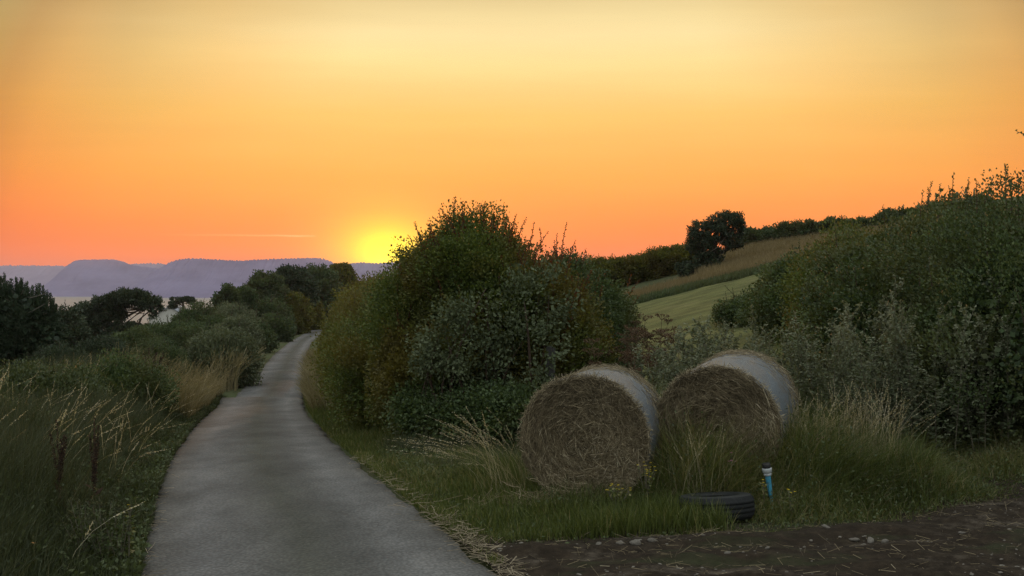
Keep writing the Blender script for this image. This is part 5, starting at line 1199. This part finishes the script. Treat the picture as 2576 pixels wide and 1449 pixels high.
front = ramp(nt, [(0, lk((255, 118, 92), 1.40, 1.02, .15)), (.06, lk((255, 136, 94), 1.30, .95, .2)), (.12, lk((255, 157, 92), 1.2, .88, .32)), (.22, lk((255, 184, 100), 1.1, .95, .56)), (.34, lk((255, 205, 118), 1.06, 1.01, .85)),
     (.44, lk((255, 220, 144), 1.07, 1.09, 1.12)), (.49, lk((252, 225, 160), 1.05, 1.07, 1.08)), (.56, lk((234, 208, 146), 1.02, 1.04, 1.06)), (.75, lk((235, 222, 190), 1, 1, 1)), (1.0, lk((215, 215, 210), 1, 1, 1))], zf).outputs[0]
cdot = dot((.020, 1, .0))
side = ramp(nt, [(0, (.42, .36, .36)), (.74, (.46, .40, .33)), (.850, (.58, .52, .38)), (.868, (.68, .52, .38)), (.884, (.87, .70, .54)), (.915, (.95, .88, .77)), (.957, (1, 1, 1))], cdot).outputs[0]
front = mixc(nt, front, side, 1.0, 'MULTIPLY')
au = math_(nt, 'ABSOLUTE', math_(nt, 'SUBTRACT', math_(nt, 'DIVIDE', sep.outputs[0], math_(nt, 'MAXIMUM', sep.outputs[1], .2)), .02))
corner = ramp(nt, [(.18, (1, 1, 1)), (.31, (.91, .85, .79)), (.41, (.75, .75, .73)), (.52, (.79, .78, .75))], au).outputs[0]
front = mixc(nt, front, mixc(nt, front, corner, 1.0, 'MULTIPLY'), ramp(nt, [(.18, (0, 0, 0)), (.55, (1, 1, 1))], zf, 'EASE').outputs[0])
dusk = ramp(nt, [(0, (.34, .33, .32)), (.3, (.40, .42, .42)), (.6, (.70, .76, .77)), (.85, (1.02, 1.10, 1.11)), (1, (1.16, 1.25, 1.26))], zf).outputs[0]
fb = ramp(nt, [(.35, (1, 1, 1)), (.84, (0, 0, 0))], cdot).outputs[0]
sky = mixc(nt, front, dusk, fb)
u_ = math_(nt, 'DIVIDE', sep.outputs[0], math_(nt, 'MAXIMUM', sep.outputs[1], .001)); v_ = math_(nt, 'DIVIDE', sep.outputs[2], math_(nt, 'MAXIMUM', sep.outputs[1], .001))
def glow(px, py, ru, rv):
    du = math_(nt, 'DIVIDE', math_(nt, 'SUBTRACT', u_, (px-CX)/FX), ru/FX); dv_ = math_(nt, 'DIVIDE', math_(nt, 'SUBTRACT', v_, (CY-py)/FX), rv/FX)
    q = math_(nt, 'ADD', math_(nt, 'MULTIPLY', du, du), math_(nt, 'MULTIPLY', dv_, dv_))
    return math_(nt, 'POWER', 2.71828, math_(nt, 'MULTIPLY', math_(nt, 'MINIMUM', q, 40.0), -1.0))
sky = mixc(nt, sky, (1.45, .66, .10, 1), math_(nt, 'MULTIPLY', glow(970, 640, 205, 150), .62))
sky = mixc(nt, sky, (1.75, 1.16, .03, 1), math_(nt, 'MULTIPLY', glow(972, 646, 116, 82), .97))
sky = mixc(nt, sky, (2.6, 2.0, .05, 1), math_(nt, 'MULTIPLY', glow(975, 648, 64, 48), .9))
# very faint uneven bands of thin high haze
bmp = nt.nodes.new('ShaderNodeCombineXYZ'); nt.links.new(math_(nt, 'MULTIPLY', u_, 2.0), bmp.inputs[0]); nt.links.new(math_(nt, 'MULTIPLY', v_, 22.0), bmp.inputs[1])
bn = noise(nt, 1.3, 4, .55, bmp.outputs[0])
sky = mixc(nt, sky, ramp(nt, [(.25, (.955, .945, .93)), (.75, (1.03, 1.035, 1.04))], bn.outputs[0]).outputs[0], 1.0, 'MULTIPLY')
# thin lit streak of cloud low on the left
cmb = nt.nodes.new('ShaderNodeCombineXYZ'); nt.links.new(u_, cmb.inputs[0]); nt.links.new(v_, cmb.inputs[1])
cn = noise(nt, 40, 5, .6, cmb.outputs[0]); cn2 = noise(nt, 9, 2, .5, cmb.outputs[0])
dv = math_(nt, 'DIVIDE', math_(nt, 'ADD', math_(nt, 'SUBTRACT', v_, .0524), math_(nt, 'ADD', math_(nt, 'MULTIPLY', math_(nt, 'SUBTRACT', cn.outputs[0], .5), .0022), math_(nt, 'MULTIPLY', math_(nt, 'ADD', u_, .21), .010))), .00075)
gs_ = math_(nt, 'POWER', 2.71828, math_(nt, 'MULTIPLY', math_(nt, 'MULTIPLY', dv, dv), -1.0))
um = ramp(nt, [(.0, (0, 0, 0)), (.25, (.18, .18, .18)), (.7, (.45, .45, .45)), (.88, (.9, .9, .9)), (.97, (.55, .55, .55)), (1.0, (0, 0, 0))], math_(nt, 'DIVIDE', math_(nt, 'ADD', u_, .36), .165, clamp=True)).outputs[0]
cf = math_(nt, 'MULTIPLY', math_(nt, 'MULTIPLY', gs_, um), math_(nt, 'GREATER_THAN', sep.outputs[1], 0.0))
sky = mixc(nt, sky, (1.25, .62, .22, 1), cf)
nish = nt.nodes.new('ShaderNodeTexSky'); nish.sky_type = 'NISHITA'; nish.sun_disc = False; nish.sun_elevation = SUN_EL; nish.sun_rotation = SUN_AZ
nish.air_density = 1.0; nish.dust_density = 2.0; nish.ozone_density = 1.0
ns = mixc(nt, (0, 0, 0, 1), nish.outputs[0], .05)
sky = mixc(nt, sky, ns, .12, 'ADD')
nt.links.new(sky, bg.inputs['Color']); bg.inputs['Strength'].default_value = 1.0

sl = bpy.data.lights.new('sun', 'SUN'); sl.energy = 3.0; sl.angle = R(.55); sl.color = (1.0, .42, .14)
so = bpy.data.objects.new('sun', sl); COL.objects.link(so); so.rotation_euler = Vector(tuple(-sd)).to_track_quat('-Z', 'Y').to_euler(); so.location = (0, 0, 30)

cy = scene.cycles
cy.max_bounces = 6; cy.diffuse_bounces = 3; cy.glossy_bounces = 2; cy.transmission_bounces = 3; cy.transparent_max_bounces = 4; cy.volume_bounces = 0
cy.denoising_prefilter = 'NONE'
